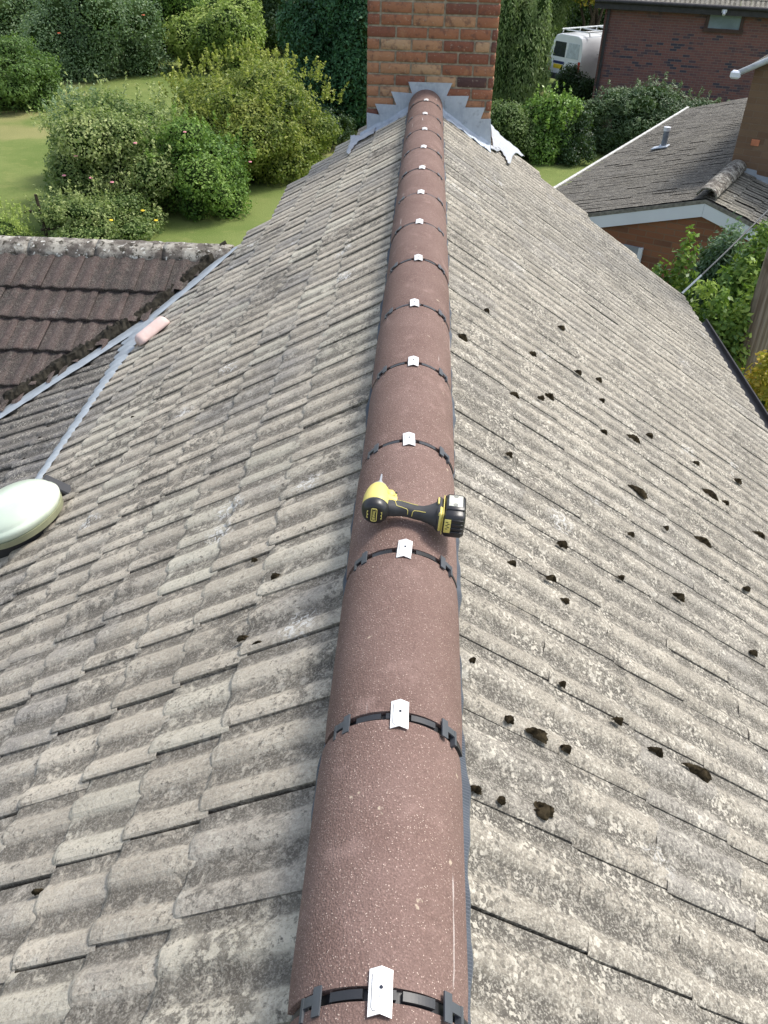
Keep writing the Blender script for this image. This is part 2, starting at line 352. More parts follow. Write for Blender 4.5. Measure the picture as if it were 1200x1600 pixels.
M['lf_rose'] = leaf_mat('rose_leaf', (0.084, 0.149, 0.045), (0.235, 0.317, 0.103), (0.523, 0.580, 0.243))
M['lf_mid'] = leaf_mat('mid_green_leaf', (0.056, 0.131, 0.030), (0.160, 0.291, 0.056), (0.337, 0.486, 0.122))
M['lf_dark'] = leaf_mat('dark_green_leaf', (0.013, 0.033, 0.013), (0.036, 0.074, 0.028), (0.083, 0.133, 0.051), .2)
M['lf_conif'] = leaf_mat('conifer_foliage', (0.010, 0.043, 0.018), (0.037, 0.113, 0.045), (0.093, 0.218, 0.086), .15)
M['lf_apple'] = leaf_mat('apple_leaf', (0.056, 0.108, 0.047), (0.160, 0.253, 0.113), (0.411, 0.523, 0.317))
M['lf_lime'] = leaf_mat('lime_green_leaf', (0.091, 0.154, 0.037), (0.265, 0.367, 0.081), (0.524, 0.626, 0.181))
M['lf_round'] = leaf_mat('clipped_bush_leaf', (0.055, 0.110, 0.028), (0.131, 0.229, 0.057), (0.232, 0.355, 0.102))
M['lf_willow'] = leaf_mat('willow_leaf', (0.093, 0.160, 0.056), (0.224, 0.309, 0.113), (0.448, 0.542, 0.243))
M['lf_gold'] = leaf_mat('golden_leaf', (0.187, 0.206, 0.028), (0.430, 0.411, 0.056), (0.710, 0.505, 0.093))
M['lf_laurel'] = leaf_mat('laurel_leaf', (0.056, 0.121, 0.024), (0.160, 0.289, 0.053), (0.346, 0.504, 0.118), .3, .3)
M['lf_elder'] = leaf_mat('elder_leaf', (0.056, 0.131, 0.038), (0.187, 0.317, 0.056), (0.448, 0.580, 0.131), .4, .4)
M['lf_elderdark'] = leaf_mat('buddleia_leaf', (0.047, 0.093, 0.052), (0.113, 0.197, 0.103), (0.243, 0.337, 0.206), .3, .5)
M['lf_juniper'] = leaf_mat('juniper_leaf', (0.047, 0.084, 0.041), (0.113, 0.172, 0.084), (0.224, 0.291, 0.149), .15)
M['pink'] = plain('pink_petals', (.75, .3, .36), .6); M['yellowp'] = plain('yellow_petals', (.8, .6, .05), .6)
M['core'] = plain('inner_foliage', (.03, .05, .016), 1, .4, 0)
def grass_mat():
    t = NT('lawn_grass'); n = t.noise(.35, 5, .6); n2 = t.noise(3, 5, .65); n3 = t.noise(40, 3)
    c = t.mix(t.step(n, .35, .65), (.12, .165, .045), (.18, .215, .07)); c = t.mix(t.math('MULTIPLY', t.step(n2, .5, .72), .5), c, (.24, .25, .09))
    c = t.mix(t.math('MULTIPLY', t.step(n3, .45, .6), .35), c, (.05, .10, .018)); c = t.mix(t.math('MULTIPLY', t.step(t.noise(.22, 3, .5, t.mapped(loc=(7, 2, 0))), .56, .66), .6), c, (.27, .24, .11))
    t.bsdf(c, .95, .1, 0, n3, .6, .03); return t.m
M['grass'] = grass_mat()

# ------------------------------------------------------------------ ground
mb = MB(); xs = np.linspace(-1, 1, 61); xs = np.sign(xs)*np.abs(xs)**3*1500
P = np.zeros((61, 61, 3)); P[..., 0], P[..., 1] = np.meshgrid(xs, xs+30); P[..., 2] = G
mb.grid(P); tag(mb.build('lawn', M['grass']), kind='structure')

# ------------------------------------------------------------------ roof tiling
TS = np.array([0, .0, .03, .09, .17, .22, .27, .36, .46, .51, .555, .635, .715, .76, .81, .90, .989, .991, 1.0])
PH = np.array([-1, .5, .85, 1.06, .95, .6, .15, 0, .02, .35, .85, 1.06, 1.0, .62, .2, 0, .02, -1, -1])
def tiles(mb, O, U, V, Nn, rows, w, bounds, ph=.012, step=.016, seed=0, jit=1.0, keep=None, low=False, voff=None, gap=1.0, soft=False):
    rg = np.random.default_rng(seed)
    O, U, V, Nn = [np.array(a, float) for a in (O, U, V, Nn)]
    ts, pr = (TS, PH) if not low else (TS[[1, 4, 6, 8, 10, 12, 14, 16, 17, 18]], PH[[1, 4, 6, 8, 10, 12, 14, 16, 17, 18]])
    nt = len(ts); pr = np.where(pr < -.5, -gap, pr)
    if soft: pr = pr.copy(); pr[1] = .2; pr[2] = .45; pr[3] = .9
    for k, (u0, u1) in enumerate(rows):
        va, vb = bounds(k, .5*(u0+u1)); off = (voff(k) if voff else 0)
        j0 = int(math.floor((va-off)/w)); j1 = int(math.ceil((vb-off)/w))
        for j in range(j0, j1):
            v0 = off+j*w
            if v0+w*.5 < va or v0+w*.5 > vb: continue
            L = u1-u0
            su = np.array([-.02, .25*L, .5*L, .75*L, .93*L, L-.006, L, L])
            st = np.array([0, .25, .5, .75, .93, .99, .93, -.55])*step
            dz, tl, de, dv, sk = rg.normal(0, .0018*jit), rg.normal(0, .004*jit), rg.normal(0, .005*jit), rg.normal(0, .0022*jit), rg.normal(0, .006*jit)
            tint = rg.random()
            A, B = np.meshgrid(su, ts, indexing='ij'); H = np.tile(pr*ph, (len(su), 1))
            S = np.tile(st[:, None], (1, nt))
            end = np.zeros_like(A); end[4:] = 1
            noi = rg.normal(0, .0017*jit, (nt,)); noi = np.convolve(noi, [.3, .5, .3], 'same')*1.6
            if rg.random() < .12*jit:                      # a chipped corner
                c = rg.integers(2, nt-2); noi[max(0, c-2):c+2] -= rg.random()*.016
            H[-1] = np.minimum(H[-1], 0)-.004
            H[5] -= .0012; H[6] -= .003
            uu = u0+A+end*(de*(A > L*.9)+noi[None, :]*(A > L*.9)); vv = v0+B*w*.996+dv+sk*(A/L)*.3
            hh = H+S+dz+tl*(B-.5)+rg.normal(0, .0005*jit, A.shape)
            P = O+uu[..., None]*U+vv[..., None]*V+hh[..., None]*Nn
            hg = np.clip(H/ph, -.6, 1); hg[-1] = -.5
            n = mb.n; a, b = P.shape[:2]
            fs = []
            for i in range(a-1):
                for q in range(b-1):
                    if keep is not None:
                        c = (P[i, q]+P[i+1, q+1])*.5
                        if not keep(c): continue
                    fs.append((i*b+q, i*b+q+1, (i+1)*b+q+1, (i+1)*b+q))
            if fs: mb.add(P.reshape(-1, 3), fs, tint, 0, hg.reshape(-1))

house = tag(empty('bungalow', (0, 3, G)), 'bungalow with a new brown ridge between two pale tiled slopes and a brick chimney', 'house')
HP = Matrix.Translation((0, -3, -G))
def own(o):                      # child of the house, keeps its place
    o.parent = house; o.matrix_parent_inverse = HP; return o
cR, sR = math.cos(.5594), math.sin(.5594); cL, sL = math.cos(.5147), math.sin(.5147)
# right slope: horizontal gauge .207, ends at .36+.207k ; far edge steps in along the raked verge
gR = .207
rowsR = [(.12/cR if k == 0 else (.36+gR*(k-1))/cR, (.36+gR*k)/cR) for k in range(10)]
rowsR = [(a, b) for a, b in rowsR]
def bR(k, um):
    x = um*cR
    return (-1.6, 7.92-.60*x if x > .7 else 7.62)
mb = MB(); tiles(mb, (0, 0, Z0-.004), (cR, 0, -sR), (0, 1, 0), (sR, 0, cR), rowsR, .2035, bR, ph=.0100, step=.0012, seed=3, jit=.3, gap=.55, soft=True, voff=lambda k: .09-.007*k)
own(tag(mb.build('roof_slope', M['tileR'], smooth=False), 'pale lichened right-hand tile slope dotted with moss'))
gL = .163
rowsL = [(.11/cL if k == 0 else (.362+gL*(k-1))/cL, (.362+gL*k)/cL) for k in range(9)]
def bL(k, um):
    x = um*cL
    far = np.interp(x, [.2, .48, .71, .85, .99, 1.06, 1.16, 1.4, 1.8], [7.3, 7.2, 6.95, 6.72, 6.45, 5.95, 5.62, 5.6, 5.2])
    return (-1.6, far)
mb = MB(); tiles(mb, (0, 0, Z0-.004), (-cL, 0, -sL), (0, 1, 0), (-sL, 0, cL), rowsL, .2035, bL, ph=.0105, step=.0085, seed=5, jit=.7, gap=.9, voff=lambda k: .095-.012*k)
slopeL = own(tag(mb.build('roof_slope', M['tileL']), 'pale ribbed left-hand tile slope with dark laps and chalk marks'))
# lower pitched run beyond the break line
XB = .362+gL*8; ZB = Z0-XB*TL; TX = math.tan(R_(22)); cX, sX = math.cos(R_(22)), math.sin(R_(22))
rowsX = [((k*.25-.02)/cX, (k*.25+.25)/cX) for k in range(12)]
ZW = -.80; YW = 5.38; TW = math.tan(R_(20))         # the wing's ridge and pitch
def zwing(y): return ZW-(YW-y)*TW
def zmain(x): return Z0+x*TL if x > -XB else ZB+(x+XB)*TX
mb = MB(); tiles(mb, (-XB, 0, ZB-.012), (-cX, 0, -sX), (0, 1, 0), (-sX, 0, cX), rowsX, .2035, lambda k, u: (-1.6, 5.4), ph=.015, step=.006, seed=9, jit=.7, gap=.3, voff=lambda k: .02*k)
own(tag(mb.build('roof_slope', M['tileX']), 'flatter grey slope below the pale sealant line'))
# dark brown wing roof, near side and far side
cW, sW = math.cos(math.atan(TW)), math.sin(math.atan(TW))
mb = MB(); gW = .26
rowsW = [((.08 if k == 0 else .39+gW*(k-1))/cW, (.39+gW*k)/cW) for k in range(14)]
def keepW(c):
    n = .018*math.sin(c[0]*31)+.012*math.sin(c[0]*73+c[1]*20)
    return c[2]-zmain(c[0]) > .045+n and c[0] < -1.1
tiles(mb, (0, YW, ZW), (0, -cW, -sW), (-1, 0, 0), (0, -sW, cW), rowsW, .2, lambda k, u: (1.0, 5.2), ph=.009, step=.026, seed=21, jit=.5, gap=.0, keep=keepW, voff=lambda k: .03*k)
own(tag(mb.build('roof_slope', M['tileB']), 'dark brown tile slope of the side wing'))
mb = MB(); tiles(mb, (0, YW, ZW), (0, cW, -sW), (-1, 0, 0), (0, sW, cW), [((.05+.3*k)/cW, (.35+.3*k)/cW) for k in range(8)], .2, lambda k, u: (1.3+.3*k, 5.2), low=True, seed=2)
own(tag(mb.build('roof_slope', M['tileB']), 'hidden far slope of the brown side wing'))
# wing ridge: old half round tiles bedded in mortar
def arc_tile(mb, p0, axis, side, up, L, r, th=.012, a=78, n=18, ny=6, wob=0, tint=.5):
    p0, axis, side, up = [np.array(q, float) for q in (p0, axis, side, up)]
    an = np.radians(np.linspace(-a, a, n)); ys = np.linspace(0, L, ny); rgs = np.random.default_rng(int(abs(p0.sum())*1000) % 9999)
    outer = np.zeros((ny, n, 3)); inner = np.zeros((ny, n, 3))
    for i, y in enumerate(ys):
        rr = r-(.0022 if i in (0, ny-1) else 0)+rgs.normal(0, wob, n) if wob else np.full(n, r-(.0022 if i in (0, ny-1) else 0))
        yy = y+(.0 if i not in (0, ny-1) else 0)
        outer[i] = p0+axis*yy+side*(rr*np.sin(an))[:, None]+up*(rr*np.cos(an)-r)[:, None]
        inner[i] = p0+axis*yy+side*((r-th)*np.sin(an))[:, None]+up*((r-th)*np.cos(an)-r)[:, None]
    vs = np.vstack([outer.reshape(-1, 3), inner.reshape(-1, 3)]); K = ny*n; fs = []
    for i in range(ny-1):
        for j in range(n-1):
            q = i*n+j; fs.append((q, q+n, q+n+1, q+1)); fs.append((K+q, K+q+1, K+q+n+1, K+q+n))
        fs.append((i*n, K+i*n, K+(i+1)*n, (i+1)*n)); e = i*n+n-1; fs.append((e, e+n, K+e+n, K+e))
    for j in range(n-1):
        fs.append((j, j+1, K+j+1, K+j)); e = (ny-1)*n+j; fs.append((e, K+e, K+e+1, e+1))
    mb.add(vs, fs, tint)
for k in range(9):
    mb = MB(); arc_tile(mb, (-1.24-.45*k, YW+.02, ZW+.05), (-1, 0, 0), (0, 1, 0), (0, 0, 1), .447, .115, th=.02, a=82, ny=14, n=22, wob=.0022)
    own(tag(mb.build('ridge_tile', M['ridge_old'], smooth=True), 'old lichen crusted ridge tile of the side wing'))
mb = MB()
for s in (-1, 1):
    xs = np.linspace(-1.22, -5.2, 300); P = np.zeros((300, 4, 3))
    for i, (dy, dz) in enumerate(((.095, .0), (.112, .018), (.128, -.012), (.135, -.06))):
        P[:, i, 0] = xs; P[:, i, 1] = YW+s*(dy+.006*np.sin(xs*40+i)+rng.normal(0, .003, 300)); P[:, i, 2] = ZW+dz-.06+rng.normal(0, .003, 300)
    mb.grid(P)
own(mb.build('ridge_bedding', M['mortar_moss'], smooth=True))
# valley: mossy mortar under the cut tiles, pale lead beside it
def valley_y(x, lift=.045):                           # where the wing stands lift above the main roof
    return YW-(ZW-(zmain(x)+lift))/TW
xs = np.linspace(-1.30, -3.9, 240)
yv = np.array([valley_y(x) for x in xs]); zv = np.array([zmain(x) for x in xs])
dy = np.gradient(yv, xs); nrm = np.stack([dy, -np.ones_like(dy)], 1); nrm /= np.linalg.norm(nrm, axis=1)[:, None]; nrm *= np.sign(-nrm[:, 1])[:, None]
mb = MB(); P = np.zeros((240, 5, 3)); jj = np.convolve(rng.normal(0, .012, 240), np.ones(4)/2, 'same')
for i, (o, dz) in enumerate(((-.075, .050), (-.035, .078), (.012, .072), (.036, .036), (.046, -.02))):
    w = o+jj*(.8 if i else 0)*.5
    P[:, i, 0] = xs+nrm[:, 0]*w; P[:, i, 1] = yv+nrm[:, 1]*w; P[:, i, 2] = [zmain(a) for a in P[:, i, 0]]; P[:, i, 2] += dz+jj*.25*(i < 3)+.006-(nrm[:, 1]*0)
P[:, :4, 2] += rng.normal(0, .005, (240, 4)); mb.grid(P); own(mb.build('valley_mortar', M['mortar_moss']))
mb = MB(); P = np.zeros((240, 5, 3)); jw = np.convolve(rng.normal(0, .007, 240), np.ones(15)/3, 'same')
for i, (o, dz) in enumerate(((-.02, .014), (.04, .020), (.085, .019), (.135, .021), (.15, .012))):
    w = o+(jw*.6 if i >= 3 else 0)-(.05*np.clip((-1.5-xs)/-.45, 0, 1) if i >= 3 else 0)
    P[:, i, 0] = xs+nrm[:, 0]*w; P[:, i, 1] = yv+nrm[:, 1]*w; P[:, i, 2] = [zmain(a)+.002 for a in P[:, i, 0]]; P[:, i, 2] += dz+.002
mb.grid(P); own(mb.build('valley_lead', M['leadpaint'], smooth=True))
# scalloped sealant along the pitch break
mb = MB(); ys = np.linspace(2.9, valley_y(-XB)-.03, 420); P = np.zeros((len(ys), 4, 3)); sc = np.abs(np.sin(ys*math.pi/.1017+.6))**.7
wid = np.interp(ys, [2.9, 3.9, 4.3, 4.55], [.018, .03, .05, .075])
for i, o in enumerate((-1, -.4, .4, 1)):
    ww = wid*(.55+.6*sc)*o+(-.01 if o < 0 else 0)
    P[:, i, 0] = -XB+ww; P[:, i, 1] = ys; P[:, i, 2] = [zmain(x) for x in P[:, i, 0]]; P[:, i, 2] += .012+(.010 if abs(o) < 1 else 0)
mb.grid(P); own(mb.build('sealant_strip', M['leadpaint'], smooth=True))

# felt and battens under the tiles
mb = MB(); e = .02
def deck(pts): mb.prism(np.array(pts, float)-[0, 0, e+.02], (0, 0, -.03))
deck([(0, -1.6, Z0), (2.2, -1.6, Z0-2.2*TR), (2.2, 6.4, Z0-2.2*TR), (.7, 7.45, Z0-.7*TR), (0, 7.3, Z0)])
deck([(0, -1.6, Z0), (0, 7.2, Z0), (-.4, 7.1, Z0-.4*TL), (-.95, 6.3, Z0-.95*TL), (-1.1, 5.6, Z0-1.1*TL), (-XB, 5.3, ZB), (-XB, -1.6, ZB)])
deck([(-XB, -1.6, ZB-.01), (-XB, 4.6, ZB-.01), (-3.9, 5.3, zmain(-3.9)-.01), (-4.6, 5.3, zmain(-4.6)-.01), (-4.6, -1.6, zmain(-4.6)-.01)])
deck([(-1.25, YW, ZW), (-5.3, YW, ZW), (-5.3, YW-3.0, ZW-3.0*TW), (-4.6, YW-3.0, ZW-3.0*TW), (-2.3, 4.4, zwing(4.4)), (-1.5, 5.1, zwing(5.1))])
own(mb.build('roof_deck', M['fascia']))
# walls under the roof
def uvwall(name, A, B, z0, z1, mat, th=.1, parent=None, top=None, uoff=0):
    """brick wall from A to B (xy), bottom z0, top z1 or top profile [(dist, z)...]; brick UVs in metres"""
    A, B = np.array(A, float), np.array(B, float); L = np.linalg.norm(B-A); c = (B-A)/L; nn = np.array([c[1], -c[0]])
    tp = top or [(0, z1), (L, z1)]
    poly = [(0, z0), (L, z0)]+[(d, z) for d, z in tp[::-1]]
    me = bpy.data.meshes.new(name); bm = bmesh.new(); uvl = bm.loops.layers.uv.new('UVMap')
    f_ = [bm.verts.new((A[0]+c[0]*d, A[1]+c[1]*d, z)) for d, z in poly]; b_ = [bm.verts.new((A[0]+c[0]*d-nn[0]*th, A[1]+c[1]*d-nn[1]*th, z)) for d, z in poly]
    fs = [bm.faces.new(f_), bm.faces.new(b_[::-1])]
    for i in range(len(poly)): fs.append(bm.faces.new((f_[(i+1) % len(poly)], f_[i], b_[i], b_[(i+1) % len(poly)])))
    bm.normal_update()
    for f in fs:
        for l in f.loops:
            p = l.vert.co; d = (p.x-A[0])*c[0]+(p.y-A[1])*c[1]; e = (p.x-A[0])*nn[0]+(p.y-A[1])*nn[1]
            l[uvl].uv = (d+e+uoff, p.z-z0)
    bm.to_mesh(me); bm.free(); me.materials.append(mat)
    o = bpy.data.objects.new(name, me); COL.objects.link(o)
    if parent is not None: o.parent = parent
    return o
own(uvwall('wall', (2.12, -1.5), (2.12, 6.3), G, -1.52, M['brickown'], .2))
own(uvwall('wall', (2.1, 6.3), (-2.6, 6.3), G, -1.52, M['brickown'], .2, top=[(0, -1.52), (2.1, -.35), (2.9, -.75), (3.0, -1.9), (4.7, -1.9)]))
own(uvwall('wall', (-4.6, -1.5), (2.1, -1.5), G, -1.9, M['brickown'], .2, top=[(0, -2.2), (3, -1.15), (4.6, -.3), (6.7, -1.5)]))
own(uvwall('wall', (-4.7, 5.6), (-4.7, -1.5), G, -2.3, M['brickown'], .2))
# gutter on the right eaves
XE = .36+gR*9; ZE = Z0-XE*TR
mb = MB(); ys = np.linspace(-1.6, 6.33, 60)
an = np.linspace(math.pi, 2*math.pi, 9); prof = [(.05*math.cos(a), .045*math.sin(a)) for a in an]+[(.055, .004), (.046, .004)]+[(.044*math.cos(a), .038*math.sin(a)) for a in an[::-1]]
P = np.array([[(XE+.045+x, y, ZE-.035+z) for x, z in prof] for y in ys]); mb.grid(P)
own(mb.build('gutter', M['fascia'], smooth=True))
mb = MB(); mb.box((XE-.06, 2.35, ZE-.12), (.02, 7.9, .15)); own(mb.build('fascia_board', M['fascia']))

# ------------------------------------------------------------------ ridge
RR = .128; YJ0 = .4825
dxs = [-.003, .006, .001, -.001, .0005, -.005, .001, -.002, -.002, -.002, .0005, .002, 0, .003, 0]
NJ = 15
for k in range(-4, NJ):
    y0 = YJ0+.45*(k-1)+.009; L = .432
    if k == NJ-1: L = 6.757-y0
    mb = MB(); arc_tile(mb, (rng.normal(0, .0012)-(.006 if k < 2 else .003 if k < 4 else 0), y0, rng.normal(0, .0008)), (0, 1, 0), (1, 0, 0), (0, 0, 1), L, RR, th=.014, a=79, n=40, ny=10, tint=float(rng.random()))
    own(auto_smooth(mb.build('ridge_tile', M['ridge']), 40))
def arcbox(mb, a0, a1, y0, y1, r0, r1, n=6, cx=0):
    an = np.radians(np.linspace(a0, a1, n)); vs = []
    for y in (y0, y1):
        for r in (r0, r1):
            for a in an: vs.append((cx+r*math.sin(a), y, r*math.cos(a)-RR))
    f = []; I = lambda yi, ri, j: yi*2*n+ri*n+j
    for j in range(n-1):
        f += [(I(0, 1, j), I(0, 1, j+1), I(1, 1, j+1), I(1, 1, j)), (I(0, 0, j+1), I(0, 0, j), I(1, 0, j), I(1, 0, j+1)), (I(0, 0, j), I(0, 0, j+1), I(0, 1, j+1), I(0, 1, j)), (I(1, 0, j+1), I(1, 0, j), I(1, 1, j), I(1, 1, j+1))]
    f += [(I(0, 0, 0), I(0, 1, 0), I(1, 1, 0), I(1, 0, 0)), (I(0, 1, n-1), I(0, 0, n-1), I(1, 0, n-1), I(1, 1, n-1))]
    mb.add(vs, f)
def union_band():
    mb = MB(); arcbox(mb, -79, 79, -.016, .016, RR-.020, RR-.010, 40)
    for a0, a1 in ((-33, -12), (-8, 8), (12, 33)): arcbox(mb, a0, a1, -.006, .006, RR-.010, RR-.002, 10, 0)
    for a0, a1 in ((-76, -55), (55, 76)): arcbox(mb, a0, a1, -.0045, .004, RR-.010, RR-.003, 8)
    return mb
def clip_mb(s):
    mb = MB()
    arcbox(mb, s*38, s*44, -.019, .018, RR+.0012, RR+.004, 5)       # long tab
    arcbox(mb, s*44, s*52, -.004, .009, RR+.0012, RR+.0038, 5)       # bridge
    arcbox(mb, s*52, s*54.5, -.020, .010, RR-.006, RR+.0043, 3)      # turned down leg
    arcbox(mb, s*45, s*51, -.020, -.006, RR-.0125, RR-.0105, 3)
    return mb
def plate_mb():
    mb = MB(); w, l, th = .0155, .029, .0016; rise = .0036
    nx, ny = 9, 9; X = np.linspace(-w, w, nx); Y = np.linspace(-l, l, ny)
    top = np.zeros((ny, nx, 3)); bot = np.zeros((ny, nx, 3))
    for i, y in enumerate(Y):
        for j, x in enumerate(X):
            z = .0045+.0012-rise*abs(x)/w; cut = (.0035*(1-abs(x)/w) if i in (0, ny-1) else 0)
            top[i, j] = (x, y+cut, z); bot[i, j] = (x, y+cut, z-th)
    vs = np.vstack([top.reshape(-1, 3), bot.reshape(-1, 3)]); K = nx*ny; fs = []
    for i in range(ny-1):
        for j in range(nx-1):
            q = i*nx+j; fs += [(q, q+1, q+nx+1, q+nx), (K+q, K+q+nx, K+q+nx+1, K+q+1)]
        fs += [(i*nx, (i+1)*nx, K+(i+1)*nx, K+i*nx), (i*nx+nx-1, K+i*nx+nx-1, K+(i+1)*nx+nx-1, (i+1)*nx+nx-1)]
    for j in range(nx-1):
        fs += [(j, K+j, K+j+1, j+1), ((ny-1)*nx+j, (ny-1)*nx+j+1, K+(ny-1)*nx+j+1, K+(ny-1)*nx+j)]
    mb.add(vs, fs); return mb
def screw_mb():
    mb = MB(); mb.lathe([(0, .0026), (.0012, .0024), (.0014, .0008)], (0.001, .006, .0052), (0, 0, 1), 12)
    for a in np.linspace(.6, 5.7, 14):                                  # pressed ring and slot outlines
        pass
    pts = [(-.0115, .022), (-.0115, -.018), (-.009, -.022), (-.006, -.022)]
    mb.tube([(x, y, .0058-.0036*abs(x)/.0155) for x, y in pts], .0004, 6)
    pts = [(.0015+.0035*math.cos(a), -.0035+.0025*math.sin(a), .0053) for a in np.linspace(3.4, 6.2, 9)]
    mb.tube(pts, .0004, 6); return mb
protos = [union_band().build('union', M['black']), auto_smooth(plate_mb().build('clamp_plate', M['steel']), 20)]
cl = [clip_mb(-1).build('side_clip', M['slate_plastic']), clip_mb(1).build('side_clip', M['slate_plastic'])]
sc = screw_mb().build('screw', M['darkglass'])
first = True
for k in range(-3, 14):
    y = YJ0+.45*k; dx = dxs[k] if k >= 0 else 0
    objs = []
    for i, pr in enumerate(protos+cl+[sc]):
        o = pr if first else pr.copy()
        if not first: COL.objects.link(o)
        objs.append(o)
    un, pl, c1, c2, s_ = objs
    own(un); un.location = (0, y, 0)
    own(pl); pl.location = (dx, y-.001, 0); pl.rotation_euler = (0, 0, float(rng.normal(0, .03)))
    for c in (c1, c2):
        c.parent = un; c.location = (0, float(rng.normal(0, .001)), 0)
    s_.parent = pl
    first = False
# pleated apron under both ridge edges
for s in (-1, 1):
    mb = MB(); T = TL if s < 0 else TR; ys = np.arange(-.9, 6.755, .0028); P = np.zeros((len(ys), 4, 3))
    q = np.clip(np.sin(ys*2*math.pi/.1017+(.5 if s < 0 else 2.2)), -.6, 1)
    edge = (.133 if s < 0 else .133)+.0015*q+.004*np.sin(ys*9)+.003*np.sin(ys*23); pl = .0012*((np.arange(len(ys)) % 2)*2-1)
    for i, fr in enumerate((0, .45, .9, 1)):
        x = .112+(edge-.112)*fr; P[:, i, 0] = s*x; P[:, i, 1] = ys; P[:, i, 2] = Z0-x*T+.018+pl+.004*q*fr-(.006 if i == 3 else 0)
    mb.grid(P); own(mb.build('ridge_apron', M['apron']))

# ------------------------------------------------------------------ chimney
CX0, CX1, CY = hit(574, 90, (0, 1, 0), 6.76)[0], hit(774.5, 90, (0, 1, 0), 6.76)[0], 6.76
bh, bl, mo = .0765, .226, .0135
def brick_face(mb, o, c, nrm, L, z0, z1, ph=0, seed=1):
    rg = np.random.default_rng(seed); o, c, nrm = np.array(o, float), np.array(c, float), np.array(nrm, float)
    z = z0; r = 0
    while z < z1:
        d = -(bl*.5 if r % 2 else 0)-ph*bl; hd = rg.random() < .0
        while d < L:
            wdt = bl if rg.random() > .13 else bl*.5
            a, b = max(d+mo*.5, 0), min(d+wdt-mo*.5, L)
            if b-a > .02:
                cen = o+c*(a+b)/2+np.array([0, 0, z+bh/2])+nrm*(-.02+rg.normal(0, .0014))
                Mx = np.stack([c, nrm, np.array([0, 0, 1.])], 1)
                mb.box(cen, (b-a, .05, bh-mo), Mx, tint=np.clip(rg.beta(1.5, 1.25), 0, 1), bev=.0035)
            d += wdt
        z += bh; r += 1
    return mb
chim = own(MB.build((lambda q: (q.box(((CX0+CX1)/2, CY+.40, -1.05), (CX1-CX0-.014, .80-.014, 4.2)), q)[1])(MB()), 'chimney', M['mortar']))
mb = MB()
brick_face(mb, (CX0, CY, -.60), (1, 0, 0), (0, -1, 0), CX1-CX0, 0, 1.65, .1, 4)
brick_face(mb, (CX1, CY+.0525, -.60), (0, 1, 0), (1, 0, 0), .75, 0, 1.65, .4, 5)
brick_face(mb, (CX0, CY+.80, -.60), (0, -1, 0), (-1, 0, 0), .75, 0, 1.65, .3, 6)
brick_face(mb, (CX1, CY+.80, -.60), (-1, 0, 0), (0, 1, 0), CX1-CX0, 0, 1.65, .3, 7)
o = auto_smooth(mb.build('brickwork', M['brick']), 60); o.parent = chim
# stepped lead flashing on the near face
def chp(px, py): q = hit(px, py, (0, 1, 0), CY-.012); return (q[0], q[1]-.0, q[2])
steps = [[(638, 128), (707, 130), (694, 158), (696, 195), (650, 190), (645, 150)],
         [(611, 143), (645, 146), (648, 198), (618, 222), (619, 163)],
         [(586, 162), (620, 164), (622, 215), (594, 236), (594, 182)],
         [(573, 176), (596, 180), (598, 235), (573, 248)],
         [(694, 150), (733, 150), (727, 167), (722, 220), (696, 200)],
         [(723, 168), (758, 168), (751, 186), (748, 236), (721, 215)],
         [(750, 186), (767, 186), (767, 252), (748, 236)]]
for i, sp in enumerate(steps):
    mb = MB(); poly = [chp(*p) for p in sp]; poly = [(a, CY-.009-.0028*(i % 3), c) for a, b, c in poly]
    mb.prism(poly, (0, .004, 0)); o = mb.build('lead_flashing', M['lead']); o.parent = chim
# lead and white sealant dressed over the tiles
def patch(name, pts, sideL, mat, h=.016, parent=None, sub=6):
    T = TL if sideL else TR; sg = -1 if sideL else 1
    bm = bmesh.new(); vs = []
    for p in pts:
        q = onL(*p) if sideL else onR(*p); vs.append(bm.verts.new((q[0], min(q[1], CY if abs(q[0]) < .55 else 9), q[2])))
    bm.faces.new(vs); bm.normal_update()
    if bm.faces[0:][0].normal.z < 0: bmesh.ops.reverse_faces(bm, faces=bm.faces)
    bmesh.ops.triangulate(bm, faces=bm.faces); 
    for _ in range(3): bmesh.ops.subdivide_edges(bm, edges=bm.edges, cuts=1, use_grid_fill=True)
    n = Vector((sg*T, 0, 1)).normalized()
    for v in bm.verts: v.co += n*(h+.0035*math.sin(v.co.y*62)+.002*math.sin(v.co.x*90+v.co.y*20))
    me = bpy.data.meshes.new(name); r = bmesh.ops.extrude_face_region(bm, geom=list(bm.faces)); 
    for g in r['geom']:
        if isinstance(g, bmesh.types.BMVert): g.co += n*.003
    bmesh.ops.recalc_face_normals(bm, faces=bm.faces)
    bm.to_mesh(me); bm.free(); me.materials.append(mat)
    for p in me.polygons: p.use_smooth = True
    o = bpy.data.objects.new(name, me); COL.objects.link(o)
    if parent is not None: o.parent = parent
    return o
patch('sealant_patch', [(590, 202), (586, 212), (568, 222), (561, 226), (553, 236), (547, 246), (543, 242), (549, 228), (550, 216), (574, 192)], True, M['whitepaint'], .021, chim)
for sg, T, xe in ((-1, TL, -CX0+.05), (1, TR, CX1+.02)):
    mb = MB(); n_ = 60; xs = np.linspace(.10, xe, n_); P = np.zeros((n_, 5, 3)); wv = np.convolve(rng.normal(0, .006, n_), np.ones(4)/2, 'same')
    for i, (dy, dz) in enumerate(((0, .05), (-.012, .024), (-.05, .018), (-.088, .019), (-.094, .008))):
        P[:, i, 0] = sg*xs; P[:, i, 1] = CY-.008+dy+(wv if i > 2 else 0); P[:, i, 2] = Z0-xs*T+dz+.003*np.sin(xs*70)*(i > 1)
    mb.grid(P if sg < 0 else P[::-1]); o = mb.build('flashing_apron', M['lead'], smooth=True); o.parent = chim
